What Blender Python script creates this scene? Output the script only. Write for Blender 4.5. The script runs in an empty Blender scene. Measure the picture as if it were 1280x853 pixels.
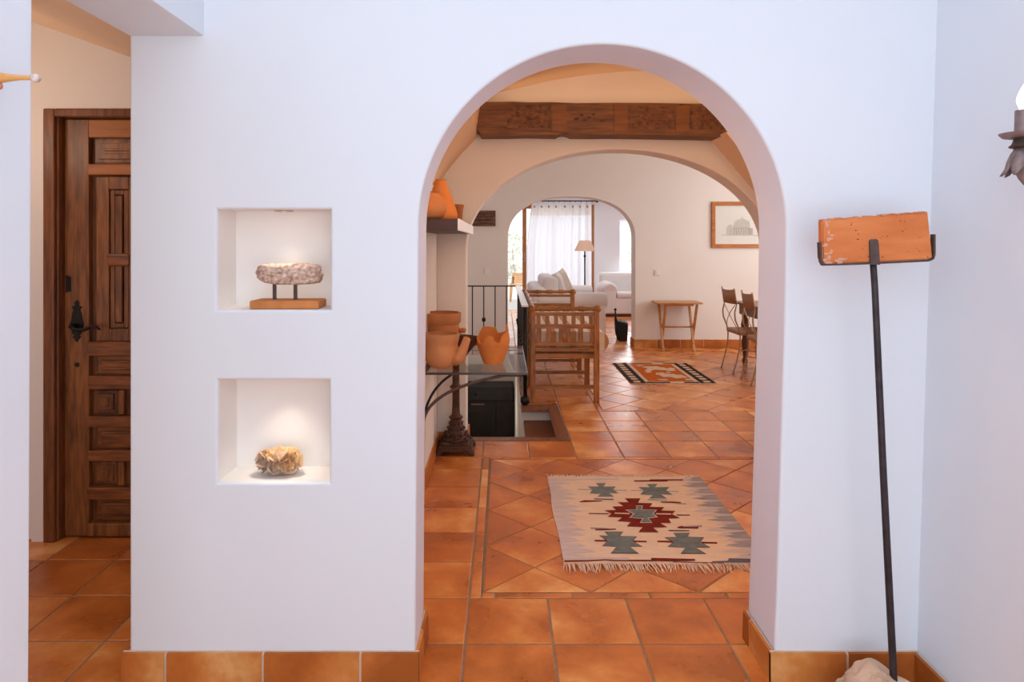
import bpy, bmesh, math, random
from mathutils import Vector, Matrix, noise as mnoise
from mathutils.geometry import tessellate_polygon

random.seed(7)
SC = bpy.context.scene
COL = SC.collection
F, CX, HY, H = 855.0, 628.0, 303.0, 1.463     # focal length in px, vanishing point, eye height

def P(px, py, Y):
    return Vector(((px - CX) / F * Y, Y, H - (py - HY) / F * Y))
def FL(px, py, z=0.0):
    Y = F * (H - z) / (py - HY)
    return Vector(((px - CX) / F * Y, Y, z))

# ------------------------------------------------------------------ materials
def nodes_of(m):
    m.use_nodes = True
    nt = m.node_tree
    b = nt.nodes.get('Principled BSDF')
    return nt, b

def mat(name, c, rough=.5, metal=0., var=.12, scale=8., bump=0., bscale=40., stretch=(1, 1, 1),
        emit=None, estr=0., coat=0., spec=None, c2=None):
    m = bpy.data.materials.new(name)
    nt, b = nodes_of(m)
    N, L = nt.nodes, nt.links
    tc = N.new('ShaderNodeTexCoord'); mp = N.new('ShaderNodeMapping')
    mp.inputs['Scale'].default_value = stretch
    L.new(tc.outputs['Object'], mp.inputs['Vector'])
    nz = N.new('ShaderNodeTexNoise'); nz.inputs['Scale'].default_value = scale; nz.inputs['Detail'].default_value = 5
    L.new(mp.outputs['Vector'], nz.inputs['Vector'])
    rp = N.new('ShaderNodeValToRGB')
    a = [max(0, min(1, v * (1 - var))) for v in c]
    d = c2 if c2 else [max(0, min(1, v * (1 + var))) for v in c]
    rp.color_ramp.elements[0].position = .3; rp.color_ramp.elements[0].color = (*a, 1)
    rp.color_ramp.elements[1].position = .7; rp.color_ramp.elements[1].color = (*d, 1)
    L.new(nz.outputs['Fac'], rp.inputs['Fac'])
    L.new(rp.outputs['Color'], b.inputs['Base Color'])
    b.inputs['Roughness'].default_value = rough
    b.inputs['Metallic'].default_value = metal
    if coat: b.inputs['Coat Weight'].default_value = coat; b.inputs['Coat Roughness'].default_value = .15
    if spec is not None: b.inputs['Specular IOR Level'].default_value = spec
    if bump:
        n2 = N.new('ShaderNodeTexNoise'); n2.inputs['Scale'].default_value = bscale; n2.inputs['Detail'].default_value = 6
        L.new(mp.outputs['Vector'], n2.inputs['Vector'])
        bp = N.new('ShaderNodeBump'); bp.inputs['Strength'].default_value = bump; bp.inputs['Distance'].default_value = .01
        L.new(n2.outputs['Fac'], bp.inputs['Height']); L.new(bp.outputs['Normal'], b.inputs['Normal'])
    if emit:
        b.inputs['Emission Color'].default_value = (*emit, 1); b.inputs['Emission Strength'].default_value = estr
    return m

def wood(name, dark, light, rough=.45, axis='z', scale=6., bump=.25, coat=0.):
    st = {'x': (.12, 1, 1), 'y': (1, .12, 1), 'z': (1, 1, .12)}[axis]
    m = bpy.data.materials.new(name)
    nt, b = nodes_of(m); N, L = nt.nodes, nt.links
    tc = N.new('ShaderNodeTexCoord'); mp = N.new('ShaderNodeMapping')
    mp.inputs['Scale'].default_value = [s * scale for s in st]
    L.new(tc.outputs['Object'], mp.inputs['Vector'])
    n1 = N.new('ShaderNodeTexNoise'); n1.inputs['Scale'].default_value = 3.5; n1.inputs['Detail'].default_value = 8
    n1.inputs['Distortion'].default_value = .8
    L.new(mp.outputs['Vector'], n1.inputs['Vector'])
    n2 = N.new('ShaderNodeTexNoise'); n2.inputs['Scale'].default_value = 14; n2.inputs['Detail'].default_value = 4
    L.new(mp.outputs['Vector'], n2.inputs['Vector'])
    mx = N.new('ShaderNodeMath'); mx.operation = 'MULTIPLY_ADD'; mx.inputs[1].default_value = .45
    L.new(n2.outputs['Fac'], mx.inputs[0])
    m3 = N.new('ShaderNodeMath'); m3.operation = 'MULTIPLY'; m3.inputs[1].default_value = .55
    L.new(n1.outputs['Fac'], m3.inputs[0]); L.new(m3.outputs[0], mx.inputs[2])
    rp = N.new('ShaderNodeValToRGB')
    rp.color_ramp.elements[0].position = .36; rp.color_ramp.elements[0].color = (*dark, 1)
    rp.color_ramp.elements[1].position = .64; rp.color_ramp.elements[1].color = (*light, 1)
    L.new(mx.outputs[0], rp.inputs['Fac']); L.new(rp.outputs['Color'], b.inputs['Base Color'])
    b.inputs['Roughness'].default_value = rough
    if coat: b.inputs['Coat Weight'].default_value = coat
    bp = N.new('ShaderNodeBump'); bp.inputs['Strength'].default_value = bump; bp.inputs['Distance'].default_value = .004
    L.new(mx.outputs[0], bp.inputs['Height']); L.new(bp.outputs['Normal'], b.inputs['Normal'])
    return m

def thin_glass(name, tint=(1, 1, 1), refl=1.0, ior=1.45):
    m = bpy.data.materials.new(name); m.use_nodes = True
    nt = m.node_tree; N, L = nt.nodes, nt.links
    N.remove(N.get('Principled BSDF')); out = N.get('Material Output')
    tr = N.new('ShaderNodeBsdfTransparent'); tr.inputs['Color'].default_value = (*tint, 1)
    gl = N.new('ShaderNodeBsdfGlossy'); gl.inputs['Roughness'].default_value = .02
    fr = N.new('ShaderNodeFresnel'); fr.inputs['IOR'].default_value = ior
    ml = N.new('ShaderNodeMath'); ml.operation = 'MULTIPLY'; ml.inputs[1].default_value = refl
    ge = N.new('ShaderNodeNewGeometry'); iv = N.new('ShaderNodeMath'); iv.operation = 'SUBTRACT'; iv.inputs[0].default_value = 1
    L.new(ge.outputs['Backfacing'], iv.inputs[1]); m2 = N.new('ShaderNodeMath'); m2.operation = 'MULTIPLY'
    L.new(fr.outputs[0], m2.inputs[0]); L.new(iv.outputs[0], m2.inputs[1])
    L.new(m2.outputs[0], ml.inputs[0])
    mx = N.new('ShaderNodeMixShader'); L.new(ml.outputs[0], mx.inputs['Fac'])
    L.new(tr.outputs[0], mx.inputs[1]); L.new(gl.outputs[0], mx.inputs[2]); L.new(mx.outputs[0], out.inputs['Surface'])
    return m

def sheer(name, c, transp=.15):
    m = bpy.data.materials.new(name); m.use_nodes = True
    nt = m.node_tree; N, L = nt.nodes, nt.links
    N.remove(N.get('Principled BSDF')); out = N.get('Material Output')
    tc = N.new('ShaderNodeTexCoord'); nz = N.new('ShaderNodeTexNoise'); nz.inputs['Scale'].default_value = 60
    L.new(tc.outputs['Object'], nz.inputs['Vector'])
    rp = N.new('ShaderNodeValToRGB'); rp.color_ramp.elements[0].color = (*[v * .94 for v in c], 1); rp.color_ramp.elements[1].color = (*c, 1)
    L.new(nz.outputs['Fac'], rp.inputs['Fac'])
    d = N.new('ShaderNodeBsdfDiffuse'); t = N.new('ShaderNodeBsdfTranslucent'); tr = N.new('ShaderNodeBsdfTransparent')
    L.new(rp.outputs['Color'], d.inputs['Color']); L.new(rp.outputs['Color'], t.inputs['Color'])
    a = N.new('ShaderNodeMixShader'); a.inputs['Fac'].default_value = .55
    L.new(d.outputs[0], a.inputs[1]); L.new(t.outputs[0], a.inputs[2])
    b = N.new('ShaderNodeMixShader'); b.inputs['Fac'].default_value = transp
    L.new(a.outputs[0], b.inputs[1]); L.new(tr.outputs[0], b.inputs[2]); L.new(b.outputs[0], out.inputs['Surface'])
    return m

def tile_mat(name, base=1.0, rough=(.24, .40), spec=.55):
    m = bpy.data.materials.new(name)
    nt, b = nodes_of(m); N, L = nt.nodes, nt.links
    at = N.new('ShaderNodeAttribute'); at.attribute_name = 'tint'
    geo = N.new('ShaderNodeTexCoord')
    off = N.new('ShaderNodeVectorMath'); off.operation = 'MULTIPLY_ADD'
    cmb = N.new('ShaderNodeCombineXYZ')
    for i in range(3): L.new(at.outputs['Fac'], cmb.inputs[i])
    L.new(cmb.outputs[0], off.inputs[0]); off.inputs[1].default_value = (37, 91, 53); L.new(geo.outputs['Object'], off.inputs[2])
    n1 = N.new('ShaderNodeTexNoise'); n1.inputs['Scale'].default_value = 3.6; n1.inputs['Detail'].default_value = 4; n1.inputs['Distortion'].default_value = .25
    n2 = N.new('ShaderNodeTexNoise'); n2.inputs['Scale'].default_value = 38; n2.inputs['Detail'].default_value = 6
    L.new(off.outputs[0], n1.inputs['Vector']); L.new(off.outputs[0], n2.inputs['Vector'])
    ad = N.new('ShaderNodeMath'); ad.operation = 'MULTIPLY_ADD'; ad.inputs[1].default_value = .26
    L.new(at.outputs['Fac'], ad.inputs[0]); 
    s1 = N.new('ShaderNodeMath'); s1.operation = 'MULTIPLY_ADD'; s1.inputs[1].default_value = 1.15; s1.inputs[2].default_value = -.20
    L.new(n1.outputs['Fac'], s1.inputs[0]); L.new(s1.outputs[0], ad.inputs[2])
    s2 = N.new('ShaderNodeMath'); s2.operation = 'MULTIPLY_ADD'; s2.inputs[1].default_value = .16
    L.new(n2.outputs['Fac'], s2.inputs[0]); L.new(ad.outputs[0], s2.inputs[2])
    rp = N.new('ShaderNodeValToRGB'); e = rp.color_ramp.elements
    e[0].position = .40; e[0].color = (.44 * base, .122 * base, .020 * base, 1)
    e[1].position = .86; e[1].color = (.86 * base, .45 * base, .165 * base, 1)
    k = e.new(.60); k.color = (.62 * base, .192 * base, .038 * base, 1)
    k = e.new(.72); k.color = (.71 * base, .275 * base, .066 * base, 1)
    L.new(s2.outputs[0], rp.inputs['Fac']); L.new(rp.outputs['Color'], b.inputs['Base Color'])
    mr = N.new('ShaderNodeMapRange'); mr.inputs['To Min'].default_value = rough[0]; mr.inputs['To Max'].default_value = rough[1]
    mr.inputs['From Min'].default_value = .3; mr.inputs['From Max'].default_value = .7
    L.new(n1.outputs['Fac'], mr.inputs['Value']); L.new(mr.outputs[0], b.inputs['Roughness'])
    b.inputs['Specular IOR Level'].default_value = spec
    n3 = N.new('ShaderNodeTexNoise'); n3.inputs['Scale'].default_value = 9; n3.inputs['Detail'].default_value = 4
    L.new(off.outputs[0], n3.inputs['Vector'])
    bp = N.new('ShaderNodeBump'); bp.inputs['Strength'].default_value = .035; bp.inputs['Distance'].default_value = .010
    L.new(n3.outputs['Fac'], bp.inputs['Height']); L.new(bp.outputs['Normal'], b.inputs['Normal'])
    return m

M = {}
M['wall'] = mat('whitewashed_plaster', (.765, .82, .88), .85, var=.015, scale=1.2, bump=.12, bscale=7, spec=.2)
M['wall_warm'] = mat('cream_plaster', (.80, .75, .70), .85, var=.02, scale=1.5, bump=.12, bscale=7, spec=.2)
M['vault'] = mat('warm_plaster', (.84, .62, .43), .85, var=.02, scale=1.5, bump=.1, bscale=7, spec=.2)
M['reveal'] = mat('cool_lit_plaster', (.77, .825, .965), .85, var=.015, scale=1.2, bump=.10, bscale=7, spec=.2)  # same plaster, tinted lavender in place of cool light under the arch
M['niche'] = mat('warm_white_plaster', (.86, .83, .80), .85, var=.015, scale=1.2, spec=.2)
M['lilac'] = mat('cool_white_plaster', (.80, .79, .82), .85, var=.02, scale=1.5, bump=.08, bscale=7, spec=.2)
M['tile'] = tile_mat('terracotta_tile')
M['tile_base'] = tile_mat('terracotta_skirting', .84, (.4, .55), .3)
M['grout'] = mat('lime_grout', (.30, .185, .115), .9, var=.2, scale=30, bump=.3, bscale=80)
M['grout_light'] = mat('pale_grout', (.62, .47, .36), .9, var=.1, scale=30)
M['door_dark'] = wood('dark_carved_wood', (.050, .014, .004), (.235, .078, .018), .42, 'z', 5)
M['door_mid'] = wood('brown_door_wood', (.085, .025, .006), (.31, .108, .026), .40, 'z', 5)
M['door_x'] = wood('brown_rail_wood', (.085, .024, .006), (.31, .10, .022), .40, 'x', 5)
M['door_orange'] = wood('orange_rail_wood', (.30, .085, .014), (.42, .14, .026), .45, 'x', 5, .12)
M['door_frame'] = wood('reddish_frame_wood', (.085, .025, .008), (.25, .080, .022), .38, 'z', 5)
M['black_iron'] = mat('black_iron', (.018, .014, .013), .45, .6, var=.3, scale=30, bump=.2)
M['rust_iron'] = mat('rusty_cast_iron', (.085, .038, .022), .55, .45, var=.4, scale=22, bump=.35, bscale=60)
M['rod_iron'] = mat('dark_iron_rod', (.045, .036, .042), .55, .5, var=.3, scale=30, bump=.2)
M['band_iron'] = mat('brown_grey_iron', (.10, .066, .058), .6, .4, var=.3, scale=30, bump=.2)
M['clay'] = mat('terracotta_clay', (.54, .215, .080), .75, var=.14, scale=7, bump=.15, bscale=30, spec=.25)
M['clay_light'] = mat('light_clay', (.60, .28, .125), .75, var=.14, scale=7, bump=.15, bscale=30, spec=.25)
M['clay_orange'] = mat('orange_clay', (.64, .225, .058), .75, var=.12, scale=7, bump=.15, bscale=30, spec=.25)
M['clay_brown'] = mat('brown_clay', (.36, .13, .045), .8, var=.14, scale=7, bump=.15, bscale=30, spec=.2)
M['clay_dark'] = mat('dark_brown_clay', (.085, .026, .012), .6, var=.25, scale=9, bump=.2)
M['glass_top'] = thin_glass('clear_table_glass', (.93, .96, .94), 1.0, 2.1)
M['glass_edge'] = mat('dark_glass_edge', (.05, .045, .05), .2, var=.1)
M['pane'] = thin_glass('window_glass', (.97, .98, .98), .6)
M['shelf'] = wood('dark_brown_shelf', (.040, .017, .012), (.075, .033, .024), .5, 'x', 6)
M['shelf_end'] = mat('lit_end_white', (.86, .87, .93), .5, var=.02)  # light falling on the shelf's end face, put into its colour
M['beam'] = wood('old_beam_wood', (.085, .030, .010), (.27, .11, .038), .6, 'x', 4, .5)
M['beam_panel'] = mat('carved_beam_panel', (.085, .032, .014), .6, var=.35, scale=26, bump=.9, bscale=38, c2=(.25, .095, .035))
M['beam_plain'] = wood('orange_beam_wood', (.15, .052, .013), (.27, .095, .025), .6, 'x', 4, .2)
M['red_paint'] = mat('worn_red_paint', (.16, .030, .022), .7, var=.4, scale=40)
M['oak'] = wood('honey_bench_wood', (.18, .056, .010), (.50, .195, .040), .38, 'z', 6)
M['oak_x'] = wood('honey_bench_rail_wood', (.18, .056, .010), (.50, .195, .040), .38, 'x', 6)
M['oak_y'] = wood('honey_bench_side_wood', (.18, .056, .010), (.50, .195, .040), .38, 'y', 6)
M['tray'] = wood('tray_table_wood', (.40, .16, .045), (.60, .28, .095), .35, 'x', 6, .15)
M['frame'] = wood('orange_frame_wood', (.36, .105, .016), (.56, .20, .038), .35, 'x', 8, .15)
M['doorwood'] = wood('orange_window_wood', (.33, .115, .030), (.48, .19, .06), .45, 'z', 5, .15)
M['stairwood'] = wood('brown_stair_wood', (.15, .048, .018), (.27, .10, .040), .4, 'y', 5, .15)
M['tread'] = wood('dark_stair_tread', (.13, .040, .016), (.22, .075, .03), .5, 'x', 5, .15)
M['sofa'] = mat('white_slipcover', (.80, .765, .755), .95, var=.04, scale=4, bump=.2, bscale=12, spec=.1)
M['pillow'] = mat('beige_linen', (.60, .51, .42), .95, var=.08, scale=6, bump=.3, bscale=90, spec=.1)
M['pillow_light'] = mat('pale_linen', (.74, .69, .66), .95, var=.06, scale=6, bump=.3, bscale=90, spec=.1)
M['cream'] = mat('cream_fabric', (.80, .66, .52), .95, var=.06, scale=8, spec=.1)
M['tan'] = mat('tan_stripe_fabric', (.52, .28, .14), .95, var=.06, scale=8, spec=.1)
M['curtain'] = sheer('sheer_white_curtain', (.86, .88, .95), .08)
M['curtain_top'] = sheer('dense_curtain_hem', (.80, .76, .74), 0.)
M['shade'] = sheer('cream_lampshade', (.90, .70, .56), 0.)
M['leather'] = mat('brown_chair_leather', (.36, .19, .105), .6, var=.12, scale=20, bump=.2)
M['gilt'] = mat('pale_bronze_metal', (.42, .27, .16), .45, .55, var=.15, scale=30)
M['table_dark'] = wood('dark_table_wood', (.075, .024, .010), (.20, .075, .028), .35, 'z', 6)
M['print_paper'] = mat('cream_print_paper', (.84, .79, .73), .8, var=.02)
M['pencil'] = mat('grey_pencil', (.50, .44, .38), .9, var=.2, scale=60)
M['pencil_dark'] = mat('dark_pencil', (.36, .31, .265), .9, var=.2, scale=60)
M['pencil_pale'] = mat('pale_pencil', (.63, .575, .51), .9, var=.12, scale=60)
M['switch'] = mat('white_plastic', (.78, .76, .74), .4, var=.02)
M['brick'] = mat('orange_old_brick', (.66, .175, .045), .9, var=.14, scale=9, bump=.5, bscale=26, stretch=(.45, 1, 1.6), c2=(.74, .255, .085))
M['mortar'] = mat('pale_mortar', (.64, .34, .23), .95, var=.14, scale=30, bump=.4)
M['sheen_rail'] = mat('window_sheen_rail', (.74, .75, .80), .3, var=.04)  # iron handrail coloured pale to carry the window's reflection
M['pit'] = mat('brick_pit', (.22, .06, .02), .95, var=.3, scale=60)
M['stone'] = mat('sandstone', (.60, .37, .23), .95, var=.16, scale=7, bump=.7, bscale=22, c2=(.78, .56, .40))
M['granite'] = mat('pinkish_speckled_stone', (.40, .21, .135), .85, var=.25, scale=75, bump=1.0, bscale=70, c2=(.82, .64, .53))
M['plinth'] = mat('orange_clay_plinth', (.56, .21, .06), .8, var=.16, scale=16, bump=.3)
M['rose'] = mat('sandy_gypsum', (.78, .43, .165), .85, var=.2, scale=26, bump=.6, bscale=60, c2=(.95, .68, .38))
M['rose_dark'] = mat('grey_gypsum', (.42, .27, .18), .85, var=.2, scale=26, bump=.6, bscale=60, c2=(.58, .42, .31))
M['peg'] = wood('yellow_peg_wood', (.58, .27, .07), (.76, .42, .14), .4, 'x', 10, .1)
M['peg_red'] = mat('reddish_knob', (.58, .23, .13), .4, var=.1)
M['pearl'] = mat('pearly_cap', (.52, .33, .25), .25, var=.4, scale=90, c2=(.8, .68, .62))
M['sconce'] = mat('greyish_bronze', (.25, .185, .18), .5, .35, var=.25, scale=40, bump=.25)
M['bulb'] = mat('glowing_bulb', (1, .95, .85), .3, var=0, emit=(1, .90, .72), estr=5.)
M['spotlens'] = mat('lit_spot_lens', (1, .96, .9), .3, var=0, emit=(1, .90, .76), estr=5.)
M['chrome'] = mat('nickel_ring', (.62, .52, .44), .3, .8, var=.05)
M['rug_cream'] = mat('cream_wool', (.78, .625, .50), .95, var=.05, scale=26, bump=.35, bscale=170, stretch=(.3, 1, 1), spec=.1)
M['rug_lilac'] = mat('lilac_grey_wool', (.62, .545, .555), .95, var=.10, scale=26, bump=.35, bscale=170, stretch=(.2, 1.4, 1), spec=.1)
M['rug_blue'] = mat('blue_grey_wool', (.36, .345, .385), .95, var=.16, scale=26, bump=.35, bscale=170, stretch=(.2, 1.4, 1), spec=.1)
M['rug_teal'] = mat('teal_wool', (.175, .215, .222), .95, var=.14, scale=26, bump=.35, bscale=170, spec=.1)
M['rug_red'] = mat('maroon_wool', (.20, .026, .017), .95, var=.16, scale=26, bump=.35, bscale=170, spec=.1)
M['rug_navy'] = mat('navy_wool', (.13, .14, .20), .95, var=.16, scale=26, spec=.1)
M['fringe'] = mat('cream_cotton_fringe', (.80, .63, .50), .95, var=.1, scale=40, spec=.1)
M['rug2_orange'] = mat('orange_wool', (.55, .115, .012), .95, var=.12, scale=20, bump=.3, bscale=150, spec=.1)
M['rug2_dark'] = mat('dark_brown_wool', (.040, .022, .022), .95, var=.25, scale=26, spec=.1)
M['rug2_cream'] = mat('pale_wool', (.70, .50, .34), .95, var=.12, scale=20, spec=.1)
M['rug2_brown'] = mat('mid_brown_wool', (.24, .095, .045), .95, var=.2, scale=20, spec=.1)
M['cabinet'] = mat('near_black_wood', (.014, .009, .007), .5, var=.3, scale=8)
M['cabinet_panel'] = mat('dark_panel_wood', (.020, .012, .009), .5, var=.3, scale=8)
M['brass'] = mat('brown_brass', (.34, .17, .08), .4, .6, var=.1)
M['bucket'] = mat('black_fire_bucket', (.012, .010, .010), .5, .4, var=.2)
M['ash_grey'] = mat('grey_metal_lid', (.10, .09, .09), .85, 0., var=.1)
M['patio'] = mat('pale_paving', (.72, .69, .66), .9, var=.06, scale=2)
M['bush'] = mat('pale_olive_leaf', (.74, .75, .66), .8, var=.2, scale=4)
M['bark'] = mat('grey_bark', (.50, .45, .39), .9, var=.2)
M['patio_wood'] = wood('orange_patio_wood', (.55, .26, .09), (.72, .40, .18), .6, 'z', 5, .1)
M['plaque'] = mat('carved_brown_panel', (.11, .042, .022), .8, var=.35, scale=22, bump=.9, bscale=30, stretch=(.35, 1, 2.2), c2=(.32, .15, .09))

# ------------------------------------------------------------------ mesh builder
ORG = {}
def link(o, parent=None, origin=(0, 0, 0)):
    COL.objects.link(o)
    if parent is not None: o.parent = parent
    ORG[o.name] = Vector(origin)

def thing(name, label, cat, loc, group=None, kind=None):
    o = bpy.data.objects.new(name, None); o.empty_display_size = .1
    o.location = loc; link(o, None, loc)
    tag(o, label, cat, group, kind)
    return o
def tag(o, label=None, cat=None, group=None, kind=None):
    if label: o['label'] = label
    if cat: o['category'] = cat
    if group: o['group'] = group
    if kind: o['kind'] = kind
    return o

class MB:
    def __init__(s): s.v = []; s.f = []; s.m = []; s.t = []
    def add(s, vs, fs, mi=0, tint=0.):
        b = len(s.v); s.v += [Vector(q) for q in vs]
        for f in fs: s.f.append([b + i for i in f]); s.m.append(mi); s.t.append(tint)
        return s
    def box(s, x0, x1, y0, y1, z0, z1, mi=0, mx=None, tint=0.):
        vs = [Vector((x, y, z)) for z in (z0, z1) for y in (y0, y1) for x in (x0, x1)]
        if mx is not None: vs = [mx @ q for q in vs]
        return s.add(vs, [(0, 2, 3, 1), (4, 5, 7, 6), (0, 1, 5, 4), (2, 6, 7, 3), (0, 4, 6, 2), (1, 3, 7, 5)], mi, tint)
    def bar(s, a, b, w, h, mi=0, up=(0, 0, 1)):
        a, b = Vector(a), Vector(b); d = (b - a); L = d.length; d.normalize()
        u = Vector(up)
        if abs(d.dot(u)) > .98: u = Vector((0, 1, 0))
        sx = d.cross(u).normalized(); sz = sx.cross(d).normalized()
        vs = [q + sx * (i * w / 2) + sz * (j * h / 2) for q in (a, b) for j in (-1, 1) for i in (-1, 1)]
        return s.add(vs, [(0, 1, 3, 2), (4, 6, 7, 5), (0, 4, 5, 1), (2, 3, 7, 6), (0, 2, 6, 4), (1, 5, 7, 3)], mi)
    def tube(s, pts, r, n=8, mi=0, flat=1.0, cap=True):
        pts = [Vector(p) for p in pts]; k = len(pts)
        rs = r if isinstance(r, (list, tuple)) else [r] * k
        vs = []; ref = None
        for i, p in enumerate(pts):
            d = (pts[min(i + 1, k - 1)] - pts[max(i - 1, 0)]).normalized()
            if ref is None:
                ref = Vector((0, 0, 1)) if abs(d.z) < .9 else Vector((1, 0, 0))
            u = (ref - d * ref.dot(d)).normalized(); ref = u; w = d.cross(u)
            for j in range(n):
                a = 2 * math.pi * j / n
                vs.append(p + u * math.cos(a) * rs[i] + w * math.sin(a) * rs[i] * flat)
        fs = [(i * n + j, i * n + (j + 1) % n, (i + 1) * n + (j + 1) % n, (i + 1) * n + j) for i in range(k - 1) for j in range(n)]
        if cap: fs += [tuple(reversed(range(n))), tuple((k - 1) * n + j for j in range(n))]
        return s.add(vs, fs, mi)
    def lathe(s, prof, c, n=28, mi=0, cap=(True, True), axis='z', skip=None):
        c = Vector(c); vs = []
        for r, z in prof:
            for j in range(n):
                a = 2 * math.pi * j / n
                q = (r * math.cos(a), r * math.sin(a), z)
                if axis == 'x': q = (z, q[0], q[1])
                if axis == 'y': q = (q[0], z, q[1])
                vs.append(c + Vector(q))
        k = len(prof)
        fs = [(i * n + j, i * n + (j + 1) % n, (i + 1) * n + (j + 1) % n, (i + 1) * n + j) for i in range(k - 1) for j in range(n)]
        if cap[0]: fs.append(tuple(reversed(range(n))))
        if cap[1]: fs.append(tuple((k - 1) * n + j for j in range(n)))
        return s.add(vs, fs, mi)
    def poly(s, pts, mi=0, tint=0.):
        pts = [Vector(p) for p in pts]
        if len(pts) <= 4: return s.add(pts, [tuple(range(len(pts)))], mi, tint)
        tr = tessellate_polygon([pts]); return s.add(pts, tr, mi, tint)
    def rprism(s, outer, holes, fn, d0, d1, r=.010, mi=0, side=None):
        """prism whose front and back edges are rounded with radius r"""
        def orient(l, ccw): return l if (area(l) > 0) == ccw else l[::-1]
        loops = [orient(list(outer), True)] + [orient(list(h), False) for h in holes]
        def off(l, d):
            n = len(l); o = []
            for i in range(n):
                a, b, c = Vector(l[i - 1]), Vector(l[i]), Vector(l[(i + 1) % n])
                e1 = (b - a).normalized(); e2 = (c - b).normalized()
                n1 = Vector((-e1.y, e1.x)); n2 = Vector((-e2.y, e2.x))
                o.append(tuple(b + (n1 + n2) * (d / max(.3, 1 + n1.dot(n2)))))
            return o
        K = 4; rows = []
        for k in range(K + 1):
            a = k / K * math.pi / 2; rows.append((r * (1 - math.sin(a)), d0 + r * (1 - math.cos(a))))
        for k in range(K, -1, -1):
            a = k / K * math.pi / 2; rows.append((r * (1 - math.sin(a)), d1 - r * (1 - math.cos(a))))
        ends = []
        for (o_, d_) in (rows[0], rows[-1]):
            L = [off(l, o_) for l in loops]
            flat_ = [q for l in L for q in l]
            tr = tessellate_polygon([[Vector((q[0], q[1], 0)) for q in l] for l in L])
            s.add([fn(u, v, d_) for u, v in flat_], tr, mi)
        for l in loops:
            n = len(l); vs = []
            for (o_, d_) in rows: vs += [fn(u, v, d_) for u, v in off(l, o_)]
            for i in range(len(rows) - 1):
                s.add([], [], mi)
                b0 = len(s.v)
                s.add(vs[i * n:(i + 2) * n], [(j, (j + 1) % n, n + (j + 1) % n, n + j) for j in range(n)], side if (side is not None and i == K and l is loops[0]) else mi)
        return s
    def prism(s, outer, holes, fn, d0, d1, mi=0):
        """outline (2D) with holes, extruded between depths d0 and d1; fn(u, v, d) -> point"""
        loops = [outer] + list(holes)
        flat = [q for l in loops for q in l]
        tr = tessellate_polygon([[Vector((q[0], q[1], 0)) for q in l] for l in loops])
        n = len(flat)
        vs = [fn(u, v, d0) for u, v in flat] + [fn(u, v, d1) for u, v in flat]
        fs = [tuple(t) for t in tr] + [tuple(n + i for i in reversed(t)) for t in tr]
        b = 0
        for l in loops:
            k = len(l)
            for i in range(k):
                j = (i + 1) % k
                fs.append((b + i, b + j, n + b + j, n + b + i))
            b += k
        return s.add(vs, fs, mi)
    def blob(s, c, size, n=3, amp=.12, freq=2.5, mi=0, p=2.6, seed=0.):
        bm = bmesh.new(); bmesh.ops.create_icosphere(bm, subdivisions=n, radius=1)
        vs = []
        for v in bm.verts:
            q = v.co.normalized()
            k = (abs(q.x) ** p + abs(q.y) ** p + abs(q.z) ** p) ** (-1 / p)
            q = q * k
            d = mnoise.fractal(q * freq + Vector((seed, seed * 1.7, 3)), 1., 2., 4) * amp
            q = q * (1 + d)
            vs.append(Vector(c) + Vector((q.x * size[0], q.y * size[1], q.z * size[2])))
        fs = [tuple(v.index for v in f.verts) for f in bm.faces]; bm.free()
        return s.add(vs, fs, mi)
    def xf(s, mx, start=0):
        for i in range(start, len(s.v)): s.v[i] = mx @ s.v[i]
        return s
    def build(s, name, mats, parent=None, smooth=False, bevel=0., bseg=2, sub=0, fix=True, weld=0.):
        me = bpy.data.meshes.new(name)
        o0 = ORG[parent.name] if parent is not None else Vector((0, 0, 0))
        me.from_pydata([v - o0 for v in s.v], [], s.f)
        if not isinstance(mats, (list, tuple)): mats = [mats]
        for m in mats: me.materials.append(m)
        me.polygons.foreach_set('material_index', s.m)
        a = me.attributes.new('tint', 'FLOAT', 'FACE'); a.data.foreach_set('value', s.t)
        if fix:
            bm = bmesh.new(); bm.from_mesh(me)
            if weld: bmesh.ops.remove_doubles(bm, verts=bm.verts, dist=weld)
            bmesh.ops.recalc_face_normals(bm, faces=bm.faces); bm.to_mesh(me); bm.free()
        me.polygons.foreach_set('use_smooth', [bool(smooth)] * len(me.polygons))
        if smooth and smooth is not True:
            try: me.set_sharp_from_angle(angle=math.radians(smooth))
            except Exception: pass
        me.update()
        o = bpy.data.objects.new(name, me)
        link(o, parent, o0)
        if bevel:
            md = o.modifiers.new('Soft', 'BEVEL'); md.width = bevel; md.segments = bseg; md.limit_method = 'ANGLE'; md.angle_limit = math.radians(35)
        if sub:
            md = o.modifiers.new('Sub', 'SUBSURF'); md.levels = sub; md.render_levels = sub
        return o

def struct(o, label=None):
    o['kind'] = 'structure'
    if label: o['label'] = label
    return o
def R(d): return math.radians(d)
def bez(p0, p1, p2, p3, n=12):
    out = []
    p0, p1, p2, p3 = map(Vector, (p0, p1, p2, p3))
    for i in range(n + 1):
        t = i / n; u = 1 - t
        out.append(p0 * u ** 3 + p1 * 3 * u * u * t + p2 * 3 * u * t * t + p3 * t ** 3)
    return out

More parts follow.
